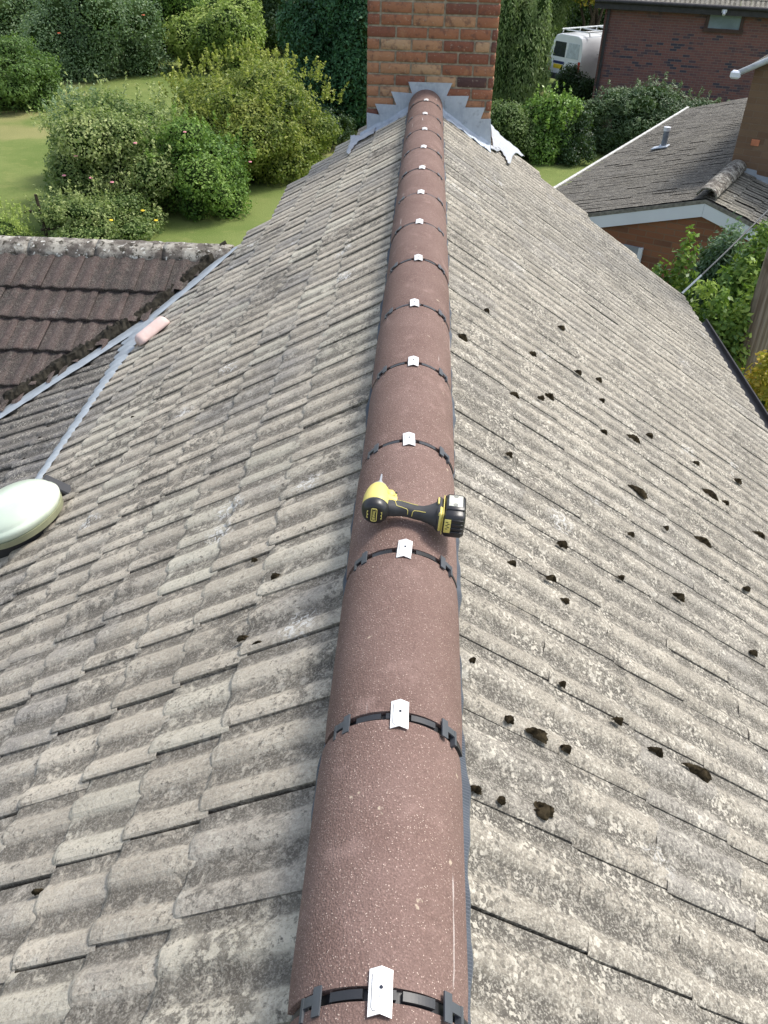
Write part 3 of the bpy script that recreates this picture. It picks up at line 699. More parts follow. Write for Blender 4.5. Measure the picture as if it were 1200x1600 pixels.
patch('sealant_patch', [(764, 196), (766, 226), (745, 212), (742, 218), (757, 228), (774, 240), (780, 238), (787, 247), (791, 258), (795, 259), (798, 248), (803, 242), (813, 247), (818, 247), (800, 231), (782, 217)], False, M['whitepaint'], .018, chim)

# ------------------------------------------------------------------ sun tunnel on the left slope
nl = np.array([-sL, 0, cL]); nd = nl*.6+np.array([0, 0, 1])*.4; nd /= np.linalg.norm(nd)
dc = hit(22, 800, (-TL, 0, 1), Z0+.115)
mb = MB(); mb.lathe([(-.26, .145), (-.10, .148), (-.03, .152), (-.004, .155)], dc, nd, 40)
tun = own(tag(mb.build('sun_tunnel', M['black'], smooth=False), 'black collared sun tunnel with a milky dome')); auto_smooth(tun, 40)
mb = MB(); R0 = .185
mb.lathe([(-.02, R0-.006), (-.006, R0+.004), (.006, R0+.006), (.014, R0+.001), (.018, R0-.006)]+[(.018+.060*math.sin(a), (R0-.008)*math.cos(a)) for a in np.linspace(.05, 1.54, 14)], dc, nd, 56)
def dome_mat():
    t = NT('milky_dome'); n = t.noise(6, 4)
    t.bsdf(t.mix(t.step(n, .4, .7), (.52, .60, .49), (.66, .72, .60)), .3, .5, 0, None, coat=.3); return t.m
o = auto_smooth(mb.build('dome', dome_mat(), smooth=True), 50); o.parent = tun
mb = MB(); mb.lathe([(-.052, R0-.03), (-.046, R0-.004), (-.021, R0+.002), (-.020, R0-.03)], dc, nd, 56)
o = auto_smooth(mb.build('dome_rim', plain('olive_rim', (.27, .28, .18), .4)), 40); o.parent = tun
p0 = onL(92, 774); mb = MB(); mb.box(np.array([p0[0], p0[1], zmain(p0[0])+.035]), (.13, .06, .05), Matrix.Rotation(R_(29), 3, 'Y'), bev=.006)
o = mb.build('collar_bracket', M['black']); o.parent = tun

# pale pink half round piece lying on the tiles
p1, p2 = onL(219, 544), onL(266, 506)
ax = (p2-p1); L_ = np.linalg.norm(ax); ax /= L_; up = np.array([-sL, 0, cL]); sd_ = np.cross(ax, up); sd_ /= np.linalg.norm(sd_); up = np.cross(sd_, ax)
mb = MB(); N_ = 22
an = np.radians(np.linspace(-88, 88, 15)); sn = np.linspace(0, 1, N_); P = np.zeros((N_, 15, 3)); Q = P.copy()
for i, s_ in enumerate(sn):
    e = min(s_, 1-s_)*L_; r = .050*math.sqrt(max(0, 1-(max(0, .035-e)/.037)**2)); r = max(r, .012)
    P[i] = p1+ax*(s_*L_)+sd_*(r*np.sin(an))[:, None]+up*(r*1.15*np.cos(an)+.014)[:, None]
mb.grid(P); o = mb.build('clay_offcut', M['pinkclay'], smooth=True, origin=p1); tag(o, 'pale pink half round clay piece lying on the left slope beside the valley', 'clay piece')
mdz = o.modifiers.new('thick', 'SOLIDIFY'); mdz.thickness = .006

# ------------------------------------------------------------------ moss clumps
mb = MB()
def clump(c, l, w, hgt_, T, sg, seed):
    rg = np.random.default_rng(seed); d = np.array([math.cos(math.atan(T))*sg, 0, -math.sin(math.atan(T))]); n = np.array([sg*math.sin(math.atan(T)), 0, math.cos(math.atan(T))]); v = np.array([0, 1, 0])
    K, J = 9, 22
    ph = rg.random(4)*6; P = np.zeros((K, J, 3))
    for i in range(K):
        r = math.sin((i+.6)/K*math.pi/2+.0) if i < K-1 else 1.0
        r = (i/(K-1))**.6
        for j in range(J):
            a = 2*math.pi*j/J; w1 = 1+.22*math.sin(2*a+ph[0])+.2*math.sin(3*a+ph[1])+.15*math.sin(5*a+ph[2])+.1*math.sin(9*a+ph[3])+rg.normal(0, .09)
            P[i, j] = np.array(c)+d*(l*.5*r*w1*math.cos(a))+v*(w*.5*r*w1*math.sin(a))+n*(hgt_*(1-r**2.2)+rg.normal(0, hgt_*.09)-.004*r)
    vs = P.reshape(-1, 3); fs = [(i*J+j, (i+1)*J+j, (i+1)*J+(j+1) % J, i*J+(j+1) % J) for i in range(K-1) for j in range(J)]
    mb.add(vs, fs)
ms = [(722, 533, 20, 1), (998, 774, 36, 1.1), (1097, 850, 30, 1), (1140, 778, 0, 1), (845, 627, 14, .8), (903, 587, 16, .8), (1108, 776, 30, 1), (1060, 938, 24, 1), (1133, 790, 12, .7), (877, 857, 24, .9), (860, 910, 22, 1), (800, 886, 14, 1.4), (883, 945, 13, 1.4), (964, 1132, 22, 1), (795, 1131, 20, 1), (840, 1155, 48, 1), (883, 1176, 20, 1.2), (849, 1274, 42, 1.8), (1024, 1180, 26, 1), (1092, 1213, 46, 1.3), (742, 1240, 20, 1.4), (783, 1257, 14, 1.2), (989, 690, 22, .8), (858, 625, 20, .8), (803, 622, 14, 1), (832, 558, 12, .7), (943, 680, 12, .7), (1014, 685, 14, .7), (877, 517, 14, .6), (1087, 728, 12, .7), (795, 716, 12, .8), (1165, 925, 16, .8), (1185, 840, 22, .9), (1060, 770, 0, 1), (970, 908, 12, 1), (985, 840, 12, .9), (738, 1038, 10, 1.2), (935, 598, 14, .6), (760, 490, 10, .6), (940, 630, 10, .6), (878, 1075, 12, 1.1), (1152, 756, 18, .8), (1175, 1025, 18, .8), (1040, 830, 10, .8)]
for i, (x, y, s_, a) in enumerate(ms):
    if s_ < 1: continue
    q = onR(x, y); dpx = FPX/np.linalg.norm(q-CAM); l = s_*.95/dpx; w = l*.30*a; clump(q+np.array([0, 0, .014]), l, max(w, .014), min(.016, .006+l*.2), TR, 1, i)
rg = np.random.default_rng(55)
for (x, y, s_) in [(404, 1012, 26), (378, 1003, 18), (60, 1398, 18), (430, 905, 18), (208, 656, 10), (398, 880, 12)]:
    if s_ < 1: continue
    q = onL(x, y); dpx = FPX/np.linalg.norm(q-CAM); l = s_/dpx; clump(q+np.array([0, 0, .012]), l, l*.4, .009, TL, -1, x)
tag(mb.build('moss', M['moss'], smooth=True), 'dark brown moss clumps growing in the laps of the concrete tiles', 'moss', kind='stuff')

# ------------------------------------------------------------------ cordless impact driver lying on the ridge
yel = plain('yellow_plastic', (.66, .56, .16), .45, .05, .45); dark = plain('dark_rubber_grip', (.045, .045, .047), .6, .12, .35, scale=60); blk = plain('black_casing', (.018, .018, .02), .35, .15, .5)
metal = plain('bright_metal', (.55, .55, .55), .3, .1, .5, .8); sil = plain('silver_collar', (.5, .49, .46), .35, .1, .5, .5); cream = plain('pale_battery_label', (.62, .62, .52), .35, .12, .4, scale=90)
drill = empty('impact_driver', (0, 1.5, .0)); tag(drill, 'yellow and black cordless impact driver lying on its side across the brown ridge tiles', 'power tool')
def dk(mb, name, mat, par=None, sm=50):
    o = mb.build(name, mat); auto_smooth(o, sm); o.parent = par or drill; return o
hx, hz = -.074, .036
# rotated a little clockwise seen from above
drill.location = (-.002, 1.500, .001); drill.rotation_euler = (R_(0), R_(3.0), R_(-3.0)); drill.scale = (.9, .9, .9)
mb = MB(); mb.lathe([(-.036, .030), (-.03, .0335), (-.01, .0345), (.012, .034), (.03, .031), (.046, .0265), (.056, .0215), (.058, .018)], (hx, 0, hz), (0, 1, 0), 32)
mb.box((hx+.030, .018, hz+.002), (.036, .038, .044), bev=.012)
mb.lathe([(-.02, .020), (.0, .022), (.02, .016)], (hx+.03, .004, hz), (1, 0, 0), 20)
body = dk(mb, 'motor_housing', yel)
mb = MB(); mb.lathe([(-.056, .020), (-.0545, .027), (-.047, .0325), (-.036, .0345), (-.030, .0350), (-.028, .034)], (hx, 0, hz), (0, 1, 0), 32)
cap = dk(mb, 'rear_cap', blk)
mb = MB(); mb.lathe([(.055, .021), (.060, .0205), (.064, .018), (.067, .012)], (hx, 0, hz), (0, 1, 0), 28); dk(mb, 'nose_ring', sil)
mb = MB(); mb.lathe([(.066, .0075), (.084, .0072), (.085, .0058), (.088, .0055)], (hx, 0, hz), (0, 1, 0), 20); mb.lathe([(.085, .0036), (.112, .0034), (.116, .0026), (.122, .0022)], (hx, 0, hz), (0, 1, 0), 6); dk(mb, 'bit_holder', metal, sm=30)
# vents and label frame on the cap
def ring(mb, cx, cz, wx, wz, y, th=.0011, r=.004, n=24):
    pts = []
    for i in range(n):
        a = 2*math.pi*i/n; c, s_ = math.cos(a), math.sin(a)
        pts.append((cx+math.copysign(wx-r, c)+r*c if abs(c) > 1e-6 else cx, y, cz+math.copysign(wz-r, s_)+r*s_))
    pts.append(pts[0]); mb.tube(pts, th, 6, cap=False)
mb = MB(); ring(mb, hx-.001, hz, .0068, .0190, -.0562); dk(mb, 'label_frame', yel, cap)
mb = MB()
for s_ in (-1, 1):
    pts = [(hx+s_*.0165, -.0545, hz+.011), (hx+s_*.0185, -.054, hz+.004), (hx+s_*.0165, -.0546, hz), (hx+s_*.0185, -.054, hz-.005), (hx+s_*.0165, -.0545, hz-.011)]
    mb.tube(pts, .0022, 8)
dk(mb, 'vent_flash', yel, cap)
tc = bpy.data.curves.new('lettering', 'FONT'); tc.body = 'DEWALT'; tc.size = .0098; tc.align_x = 'CENTER'; tc.align_y = 'CENTER'; tc.extrude = .0003; tc.offset = .0003
def textmesh(cu, name, mat, M4, par):
    o = bpy.data.objects.new(name, cu); COL.objects.link(o); bpy.context.view_layer.update()
    me = bpy.data.meshes.new_from_object(o.evaluated_get(bpy.context.evaluated_depsgraph_get())); bpy.data.objects.remove(o)
    me.transform(M4); me.materials.clear(); me.materials.append(mat); o = bpy.data.objects.new(name, me); COL.objects.link(o); o.parent = par; return o
# text plane: local x -> up (z), local y -> -x, facing -y
Mt = Matrix(((0, -1, 0, hx-.001), (0, 0, -1, -.0563), (1, 0, 0, hz), (0, 0, 0, 1)))
textmesh(tc, 'lettering', yel, Mt, cap)
# handle: lofted along x, dipping slightly towards the viewer
cen = [(-.060, -.014, .034), (-.045, -.016, .034), (-.03, -.014, .033), (-.012, -.012, .032), (.006, -.014, .032), (.024, -.018, .031), (.042, -.020, .031), (.056, -.021, .032), (.068, -.021, .033), (.078, -.021, .034)]
wy = [.023, .0225, .0215, .0190, .0175, .0175, .0190, .0235, .030, .036]; wz = [.020, .0200, .0185, .0170, .0165, .0165, .0170, .020, .024, .028]
mb = MB(); vs = []; n_ = 24
for c, a, b in zip(cen, wy, wz):
    for j in range(n_):
        t_ = 2*math.pi*j/n_; cc, ss = math.cos(t_), math.sin(t_); e = .8
        vs.append((c[0], c[1]+a*math.copysign(abs(cc)**e, cc), c[2]+b*math.copysign(abs(ss)**e, ss)))
K = len(cen); mb.add(vs, [(i*n_+j, (i+1)*n_+j, (i+1)*n_+(j+1) % n_, i*n_+(j+1) % n_) for i in range(K-1) for j in range(n_)]+[tuple(range(n_)), tuple((K-1)*n_+j for j in range(n_))[::-1]])
hnd = dk(mb, 'handle', dark)
def onh(x, t_):                  # point on the handle skin at angle t_ (deg, 0 = far side, 90 = top, 180 = near side)
    xs_ = [c[0] for c in cen]; cy = np.interp(x, xs_, [c[1] for c in cen]); cz = np.interp(x, xs_, [c[2] for c in cen]); a = np.interp(x, xs_, wy); b = np.interp(x, xs_, wz)
    t_ = R_(t_); cc, ss = math.cos(t_), math.sin(t_); e = .8; return (x, cy+(a+.0004)*math.copysign(abs(cc)**e, cc), cz+(b+.0004)*math.copysign(abs(ss)**e, ss))
mb = MB()
def trim(pts, r=.0009):
    P_ = []
    for (a, b), (c, d) in zip(pts[:-1], pts[1:]):
        for s_ in np.linspace(0, 1, 6)[:-1]: P_.append(onh(a+(c-a)*s_, b+(d-b)*s_))
    P_.append(onh(*pts[-1])); mb.tube(P_, r, 6)
trim([(-.058, 80), (-.036, 70), (-.028, 82), (-.022, 118), (-.008, 128), (.003, 135), (.006, 150), (.006, 180)])
trim([(.017, 185), (.018, 150), (.022, 130), (.034, 126), (.050, 128)])
trim([(-.030, 40), (-.012, 48), (-.006, 62), (.008, 66), (.03, 62)])
dk(mb, 'grip_trim', yel, hnd)
mb = MB(); mb.box((-.036, .006, .034), (.016, .014, .020), bev=.004); dk(mb, 'trigger', blk)
# foot and battery
mb = MB(); mb.box((.084, -.021, .036), (.018, .078, .062), bev=.009); ft = dk(mb, 'foot', dark)
mb = MB(); mb.box((.0865, -.045, .040), (.010, .034, .056), bev=.004); mb.box((.0930, -.021, .036), (.0026, .080, .064), bev=.001); dk(mb, 'yellow_band', yel, ft)
mb = MB(); mb.box((.0795, -.006, .0655), (.0045, .026, .0045), bev=.001); dk(mb, 'foot_marking', yel, ft)
mb = MB(); mb.box((.121, -.021, .036), (.052, .098, .070), bev=.008)
mb.box((.121, -.021, .072), (.046, .05, .006), bev=.002)
for i in range(4): mb.box((.128, -.071, .058-.012*i), (.030, .003, .006), bev=.001)
bat = dk(mb, 'battery', blk)
mb = MB(); mb.box((.121, -.012, .0752), (.034, .044, .0012), bev=.0004); dk(mb, 'battery_label', cream, bat)
mb = MB(); ring(mb, 0, 0, .001, .001, 0) if False else None
for cx_, cy_ in ((.121, .006), (.121, -.028)):
    mb.lathe([(0, .006), (.0006, .0055)], (cx_, cy_, .0758), (0, 0, 1), 16)
dk(mb, 'label_symbols', plain('label_grey', (.25, .25, .22), .4), bat)
mb = MB(); mb.box((.1055, -.0708, .040), (.016, .0016, .040), bev=.0005); lab = dk(mb, 'warning_label', yel, bat)
mb = MB()
for i in range(5): mb.box((.1035+(.004 if i % 2 else 0), -.0718, .052-.005*i), (.006, .0004, .0022))
dk(mb, 'warning_marks', blk, lab)
mb = MB(); mb.tube([(hx+.046, .012, hz+.0245), (hx+.046, .012, hz+.0262)], .0032, 12); dk(mb, 'screw', blk)

# ------------------------------------------------------------------ neighbouring bungalow on the right
NAZ = R_(28.6); nd_ = np.array([math.sin(NAZ), math.cos(NAZ), 0]); ns = np.array([math.cos(NAZ), -math.sin(NAZ), 0]); up_ = np.array([0, 0, 1.])
NP = at(1108, 292, 11)                       # front end of its ridge, top of the ridge tile
NPT = R_(16.4); cN, sN = math.cos(NPT), math.sin(NPT); tN = math.tan(NPT)
nb = tag(empty('bungalow', tuple(np.array([NP[0], NP[1], G]))), 'neighbouring low bungalow with mossy grey roof and white bargeboards', 'house')
def nbo(o): o.parent = nb; o.matrix_parent_inverse = Matrix.Translation(-nb.location); return o
RB = NP-up_*.13                               # roof plane apex
SE = 2.55                                     # eave distance left
mb = MB(); rows = [((.0+.27*k), (.27+.27*k)) for k in range(10)]
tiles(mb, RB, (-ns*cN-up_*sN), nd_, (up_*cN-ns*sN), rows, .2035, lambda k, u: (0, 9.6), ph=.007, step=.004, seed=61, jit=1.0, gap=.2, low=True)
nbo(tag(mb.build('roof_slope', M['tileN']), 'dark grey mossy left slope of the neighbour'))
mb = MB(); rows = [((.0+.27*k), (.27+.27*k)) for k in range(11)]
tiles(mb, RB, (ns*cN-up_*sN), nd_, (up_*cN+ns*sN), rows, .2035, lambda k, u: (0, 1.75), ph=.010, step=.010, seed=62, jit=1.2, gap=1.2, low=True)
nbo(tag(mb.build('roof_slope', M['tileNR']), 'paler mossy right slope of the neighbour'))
mb = MB()
mb.prism([RB-up_*.03, RB-ns*SE-up_*(SE*tN+.03), RB-ns*SE-up_*(SE*tN+.03)+nd_*9.6, RB-up_*.03+nd_*9.6], -up_*.03); mb.prism([RB-up_*.03, RB+ns*2.9-up_*(2.9*tN+.03), RB+ns*2.9-up_*(2.9*tN+.03)+nd_*9.6, RB-up_*.03+nd_*9.6], -up_*.03)
nbo(mb.build('roof_deck', M['fascia']))
for k in range(4):
    mb = MB(); arc_tile(mb, NP+nd_*(.40*k-.03), nd_, ns, up_, .395, .125, th=.02, a=80, n=20, ny=8, wob=.0015)
    nbo(tag(mb.build('ridge_tile', M['ridge_old'], smooth=True), 'old grey ridge tile of the neighbour'))
# mortar under the verge tiles, bargeboards
for s, L in ((-1, SE+.05), (1, 2.9)):
    mb = MB(); a = RB-nd_*.012-up_*.012; b = a+ns*s*L-up_*L*tN; mb.prism([a, b, b-up_*.045, a-up_*.045], nd_*.05); nbo(mb.build('verge_mortar', plain('verge_mortar', (.2, .19, .165), .95, .35, scale=25)))
    mb = MB(); a = RB-nd_*.008-up_*.055+ns*s*.001; b = a+ns*s*L-up_*L*tN; mb.prism([a, b, b-up_*.155, a-up_*.155], nd_*.022); nbo(mb.build('bargeboard', M['upvc']))
# pale eaves edge seen along the far side
mb = MB(); a = RB-ns*(SE+.02)-up_*(SE*tN+.0)+nd_*.0; mb.prism([a, a+nd_*9.6, a+nd_*9.6-ns*.045, a-ns*.045], up_*.02); nbo(mb.build('eaves_trim', plain('pale_trim', (.5, .5, .47), .6, .2)))
gw = lambda s, z: (RB+nd_*.03+ns*s)[:2]
nbo(uvwall('gable_wall', gw(-2.3, 0), gw(2.7, 0), G, 0, M['brickgab'], .2, top=[(0, RB[2]-2.3*tN-.08), (2.3, RB[2]-.08), (5.0, RB[2]-2.7*tN-.08)]))
A_ = (RB+nd_*.25-ns*2.3)[:2]; nbo(uvwall('side_wall', A_+nd_[:2]*9.2, A_, G, RB[2]-2.35*tN-.1, M['brickgab'], .2))
# window high in the gable, seen past our verge
def gpt(px, py): q = hit(px, py, nd_, nd_@(RB+nd_*.03)); return q
q0, q1 = gpt(962, 378), gpt(1008, 402); sx = (gpt(1005, 400)-RB)@ns; zt = gpt(985, 374)[2]
wc = (RB+nd_*.005+ns*(sx-.62)); 
mb = MB()
for dz in (-.36,): mb.box((wc[0], wc[1], zt-.04+dz), (1.24, .05, .03 if dz == 0 else .09), np.stack([ns, nd_, up_], 1))
for dx in (-.58, 0, .58): mb.box((wc+ns*dx)[:2].tolist()+[zt-.22], (.05, .045, .30), np.stack([ns, nd_, up_], 1))
fr = nbo(mb.build('window', M['upvc']))
mb = MB(); mb.box((wc[0]+nd_[0]*.01, wc[1]+nd_[1]*.01, zt-.22), (1.16, .02, .30), np.stack([ns, nd_, up_], 1)); o = mb.build('pane', plain('grey_pane', (.30, .33, .37), .15, .15, .5)); o.parent = fr
# upper storey gable behind the ridge tiles
W0 = RB+nd_*1.62+ns*(-.10)
wl = [(0, W0[2]+1.18), (2.2, W0[2]+1.18+2.2*.56), (4.4, W0[2]+1.18)]
nbo(uvwall('upper_wall', W0[:2], (W0+ns*4.4)[:2], G, 0, M['bricktop'], .25, top=wl))
nbo(uvwall('upper_wall', (W0+nd_*5)[:2], (W0+nd_*.24)[:2], G, W0[2]+1.16, M['bricktop'], .2))
mb = MB(); a = W0-ns*.16-nd_*.10+up_*(1.17-.09); b = a+ns*2.5+up_*2.5*.56; mb.prism([a, b, b+nd_*5.2, a+nd_*5.2], up_*.05); nbo(mb.build('upper_roof', M['tileN']))
mb = MB(); a = a-nd_*.02+up_*.0; b = b-nd_*.02; mb.tube([a+up_*.03, b+up_*.03], .035, 12); nbo(mb.build('verge_capping', plain('grey_capping', (.42, .44, .46), .5, .2)))
mb = MB(); mb.box(a+up_*.01-ns*.03, (.12, .10, .09), np.stack([ns, nd_, up_], 1), bev=.02); nbo(mb.build('verge_end_cap', M['upvc']))
mb = MB(); q = hit(1180, 223, nd_, nd_@(W0-nd_*.004)); mb.box(q, (.10, .012, .075), np.stack([ns, nd_, up_], 1), bev=.003); nbo(tag(mb.build('odd_brick', plain('salmon_brick', (.5, .19, .1), .8, .2)), 'single salmon red brick in the brown wall'))
# its stepped lead
for k in range(8):
    s0 = .10+.22*k; mb = MB(); a = W0+ns*s0-nd_*(.006+.002*(k % 2))-up_*(s0*tN-.0); 
    mb.prism([a-up_*.02, a+ns*.27-up_*(.27*tN+.02), a+ns*.24+up_*.045, a+ns*.02+up_*.065], nd_*.003); nbo(mb.build('lead_flashing', M['lead']))
mb = MB(); a = W0+ns*.1-up_*(.1*tN-.012)-nd_*.004; mb.prism([a, a+ns*2-up_*2*tN, a+ns*2-up_*2*tN-nd_*.11, a-nd_*.11], (up_*cN+ns*sN)*.004); nbo(mb.build('flashing_apron', M['lead']))
# soil vent pipe on the left slope
nN = up_*cN-ns*sN; vp = hit(1036, 232, nN, nN@RB)
vent = tag(empty('vent_pipe', tuple(vp)), 'grey soil vent pipe with a pale cap on the mossy neighbouring roof', 'vent pipe'); nbo(vent) if False else None
mb = MB(); mb.tube([(0, 0, -.05), (0, 0, .30)], .046, 16); nbv = mb.build('pipe', plain('grey_pipe', (.16, .18, .21), .5), vent)
mb = MB(); mb.lathe([(.27, .052), (.30, .056), (.33, .056), (.335, .025)], (0, 0, 0), (0, 0, 1), 16); mb.build('cap', plain('pale_cap', (.6, .62, .65), .4), vent)
mb = MB(); mb.box((-.05, 0, .02), (.26, .2, .02), Matrix.Rotation(-NAZ, 3, 'Z')@Matrix.Rotation(-NPT, 3, 'Y'), bev=.006); mb.lathe([(0, .09), (.05, .065)], (0, 0, 0), (0, 0, 1), 16); mb.build('flashing', M['lead'], vent)

# ------------------------------------------------------------------ far brick house
HA = gp(918, 197); hc = np.array([math.cos(R_(15)), -math.sin(R_(15)), 0]); hn = np.array([hc[1], -hc[0], 0])   # hn points to the viewer side
hb = tag(empty('brick_house', tuple(HA)), 'purple-brown brick house with a small dark framed window under its eaves', 'house')
def hbo(o): o.parent = hb; o.matrix_parent_inverse = Matrix.Translation(-hb.location); return o
EH = G+3.70
hbo(uvwall('wall', HA[:2], (HA+hc*14)[:2], G-.3, EH, M['brickfar'], .25))
hbo(uvwall('wall', (HA-hn*8)[:2], (HA-hn*.26)[:2], G-.3, EH, M['brickfar'], .25))
Mh = np.stack([hc, -hn, up_], 1)
mb = MB(); mb.box(HA+hc*6.9+hn*.16+up_*(EH-G-.02), (14.5, .34, .20), Mh); hbo(mb.build('soffit_fascia', M['fascia']))
mb = MB(); mb.tube([HA-hc*.35+hn*.38+up_*(EH-G+.10), HA+hc*14.2+hn*.38+up_*(EH-G+.10)], .06, 12); hbo(mb.build('gutter', M['fascia']))
mb = MB(); tp_ = math.tan(R_(32))
tiles(mb, HA-hc*.4-hn*4.1+up_*(EH-G+.16+4.4*tp_), (hn*math.cos(R_(32))-up_*math.sin(R_(32))), hc, (up_*math.cos(R_(32))+hn*math.sin(R_(32))), [(.33*k, .33*k+.33) for k in range(16)], .3, lambda k, u: (0, 14.6), ph=.012, step=.02, seed=77, low=True)
hbo(mb.build('roof_slope', M['tileNR']))
mb = MB(); mb.tube([HA+hc*.12+hn*.08+up_*3.6, HA+hc*.12+hn*.08+up_*.0], .05, 12)
for z in (.6, 1.9, 3.1): mb.tube([HA+hc*.12+hn*.08+up_*z, HA+hc*.12+hn*.08+up_*(z+.06)], .06, 12)
hbo(mb.build('downpipe', M['fascia']))
mb = MB(); mb.tube([HA+hn*.0-hc*.02+up_*3.7, HA-hc*.02+up_*.0], .04, 4); hbo(mb.build('corner_trim', M['fascia'])) if False else None
def hwp(px, py): q = hit(px, py, hn, hn@(HA+hn*.01)); return (q-HA)@hc, q[2]
(a0, zt_), (a1, _z), (_a, zb_) = hwp(1107, 14), hwp(1166, 20), hwp(1135, 51)
cw = (a0+a1)/2; wW = a1-a0; wH = zt_-zb_; zc_ = (zt_+zb_)/2; cc_ = HA+hc*cw+hn*.02; cc_[2] = zc_
mb = MB(); ft = .10
mb.box(cc_+up_*(wH/2-ft/2), (wW, .10, ft), Mh); mb.box(cc_-up_*(wH/2-ft/2), (wW+.08, .14, ft), Mh)
for s in (-1, 1): mb.box(cc_+hc*s*(wW/2-ft/2), (ft, .09, wH-2*ft), Mh)
fr = hbo(mb.build('window', plain('brown_frame', (.06, .035, .03), .4)))
mb = MB(); mb.box(cc_+hn*.01, (wW-2*ft, .02, wH-2*ft), Mh); o = mb.build('pane', M['glass']); o.parent = fr
q = hit(1132, 17, hn, hn@(HA+hn*.36)); mb = MB(); mb.box(q, (.16, .10, .14), Mh, bev=.03); mb.tube([q, q+hn*.12-up_*.1], .045, 10); hbo(mb.build('security_lamp', plain('lamp_shell', (.55, .57, .6), .4)))

# ------------------------------------------------------------------ white van
vb = gp(852, 131); VA = R_(52); vf = np.array([math.sin(VA), math.cos(VA), 0]); vr = np.array([math.cos(VA), -math.sin(VA), 0])
van = tag(empty('van', tuple(vb), 0), 'white panel van with roof rack parked behind the dark shrub', 'van')
Mv = np.stack([vr, vf, up_], 1)                # local x = to its right, y = forward
WV, LV, HV = 1.85, 5.0, 1.95
def vL(x, y, z): return vr*x+vf*y+up_*z       # relative to van origin (rear left wheel foot)
sec = [(0, .35), (0, .95), (.02, 1.25), (.12, 1.72), (.22, 1.88), (.45, HV), (WV-.45, HV), (WV-.22, 1.88), (WV-.12, 1.72), (WV-.02, 1.25), (WV, .95), (WV, .35)]
mb = MB(); stn = [(0.0, .985, -.03), (.03, 1, 0), (.6, 1, 0), (3.3, 1, 0), (3.9, .985, -.02), (4.4, .80, 0), (4.75, .58, 0), (5.0, .50, 0)]
P = np.zeros((len(stn), len(sec), 3))
for i, (y, k, _) in enumerate(stn):
    for j, (x, z) in enumerate(sec):
        zz = .35+(z-.35)*k; yy = y+(.22*(z-.95) if (z > .95 and i < 2) else 0)*(.55)
        P[i, j] = vL(WV/2+(x-WV/2)*(1 if k > .9 else .97), yy, zz)
mb.grid(P[::-1]); n = len(sec)
mb.add(P[0], [tuple(range(n))]); mb.add(P[-1], [tuple(range(n))[::-1]])
auto_smooth(mb.build('body', M['vanwhite'], van), 30)
def vquad(name, mat, x0, x1, z0, z1, off=.02, th=.02, par=None, tz=0):
    mb = MB(); sl = lambda z: .121*max(0, z-.95)
    pts = [vL(x0, sl(z0)-off, z0), vL(x1, sl(z0)-off, z0), vL(x1-tz, sl(z1)-off, z1), vL(x0+tz, sl(z1)-off, z1)]
    mb.prism(pts, vf*th); return mb.build(name, mat, par or van)
vquad('rear_window', M['darkglass'], .20, .90, 1.12, 1.66, .006, tz=.04)
vquad('rear_window', plain('hazy_glass', (.45, .5, .52), .3), .97, WV-.20, 1.12, 1.66, .006, tz=.04)
vquad('plate_recess', plain('navy_trim', (.03, .04, .12), .4), .30, .92, .86, .96, .006)
pl = vquad('number_plate', plain('yellow_plate', (.72, .52, .04), .5), .34, .88, .68, .84, .010)
vquad('rear_bumper', M['slate_plastic'], -.02, WV+.02, .28, .50, .06, .08)
for x in (.03, WV-.15): vquad('rear_lamp', plain('red_lamp', (.45, .03, .02), .3), x, x+.11, .55, 1.05, .004)
for y in (1.0, 3.9):
    for x in (.02, WV-.24):
        mb = MB(); mb.lathe([(0, .30), (.03, .33), (.19, .33), (.22, .30)], vL(x, y, .33), vr, 24); w = mb.build('wheel', M['rubber'], van)
        mb = MB(); mb.lathe([(-.005, .18), (.225, .18)], vL(x, y, .33), vr, 18); mb.build('rim', M['steel'], w)
mb = MB()
for x in (.25, WV-.25): mb.tube([vL(x, .35, HV+.13), vL(x, 3.9, HV+.13)], .028, 8)
for y in (.5, 1.5, 2.5, 3.6): mb.tube([vL(.15, y, HV-.03), vL(.2, y, HV+.11), vL(WV-.2, y, HV+.11), vL(WV-.15, y, HV-.03)], .025, 8)
mb.build('roof_rack', plain('aluminium_rack', (.5, .52, .52), .4, .1, .5, .6), van)
for sx in (WV+.001,):
    mb = MB()
    mb.tube([vL(sx, .9, 1.28), vL(sx, 3.2, 1.28)], .008, 6); mb.build('side_moulding', M['slate_plastic'], van)

# ------------------------------------------------------------------ utility pole and cable
pb = at(1183, 520, 8.2); top = pb+up_*3.6
pole = tag(empty('utility_pole', (pb[0], pb[1], G)), 'weathered wooden utility pole beyond the right gutter', 'pole')
mb = MB(); zs_ = np.linspace(0, 9.2, 14); mb.tube([(0.004*math.sin(z), 0, z) for z in zs_], .135-.004*zs_, 28); auto_smooth(mb.build('shaft', M['pole'], pole), 40)
mb = MB(); mb.tube([(.135, -.10, .1), (.12, -.09, 4.5), (.105, -.075, 8.9)], .022, 10); mb.build('cable_guard', plain('pale_conduit', (.35, .33, .27), .7, .3, scale=12), pole)
c0 = onR(1063, 468)+np.array([0, 0, .05]); c1 = at(1320, 215, 16.0); mb = MB(); s = np.linspace(0, 1, 40)
c1 = at(1330, 190, 9.6)
P = c0[None]+(c1-c0)[None]*s[:, None]; P[:, 2] -= .10*s*(1-s)*2; mb.tube(P, .007, 8); cbl = mb.build('overhead_cable', plain('grey_cable', (.07, .075, .08), .6)); tag(cbl, 'thin grey overhead cable running from our verge past the neighbouring roof', 'cable')
mb = MB(); mb.tube(P[:5], .009, 8); o = mb.build('cable_sleeve', M['leadpaint']); o.parent = cbl

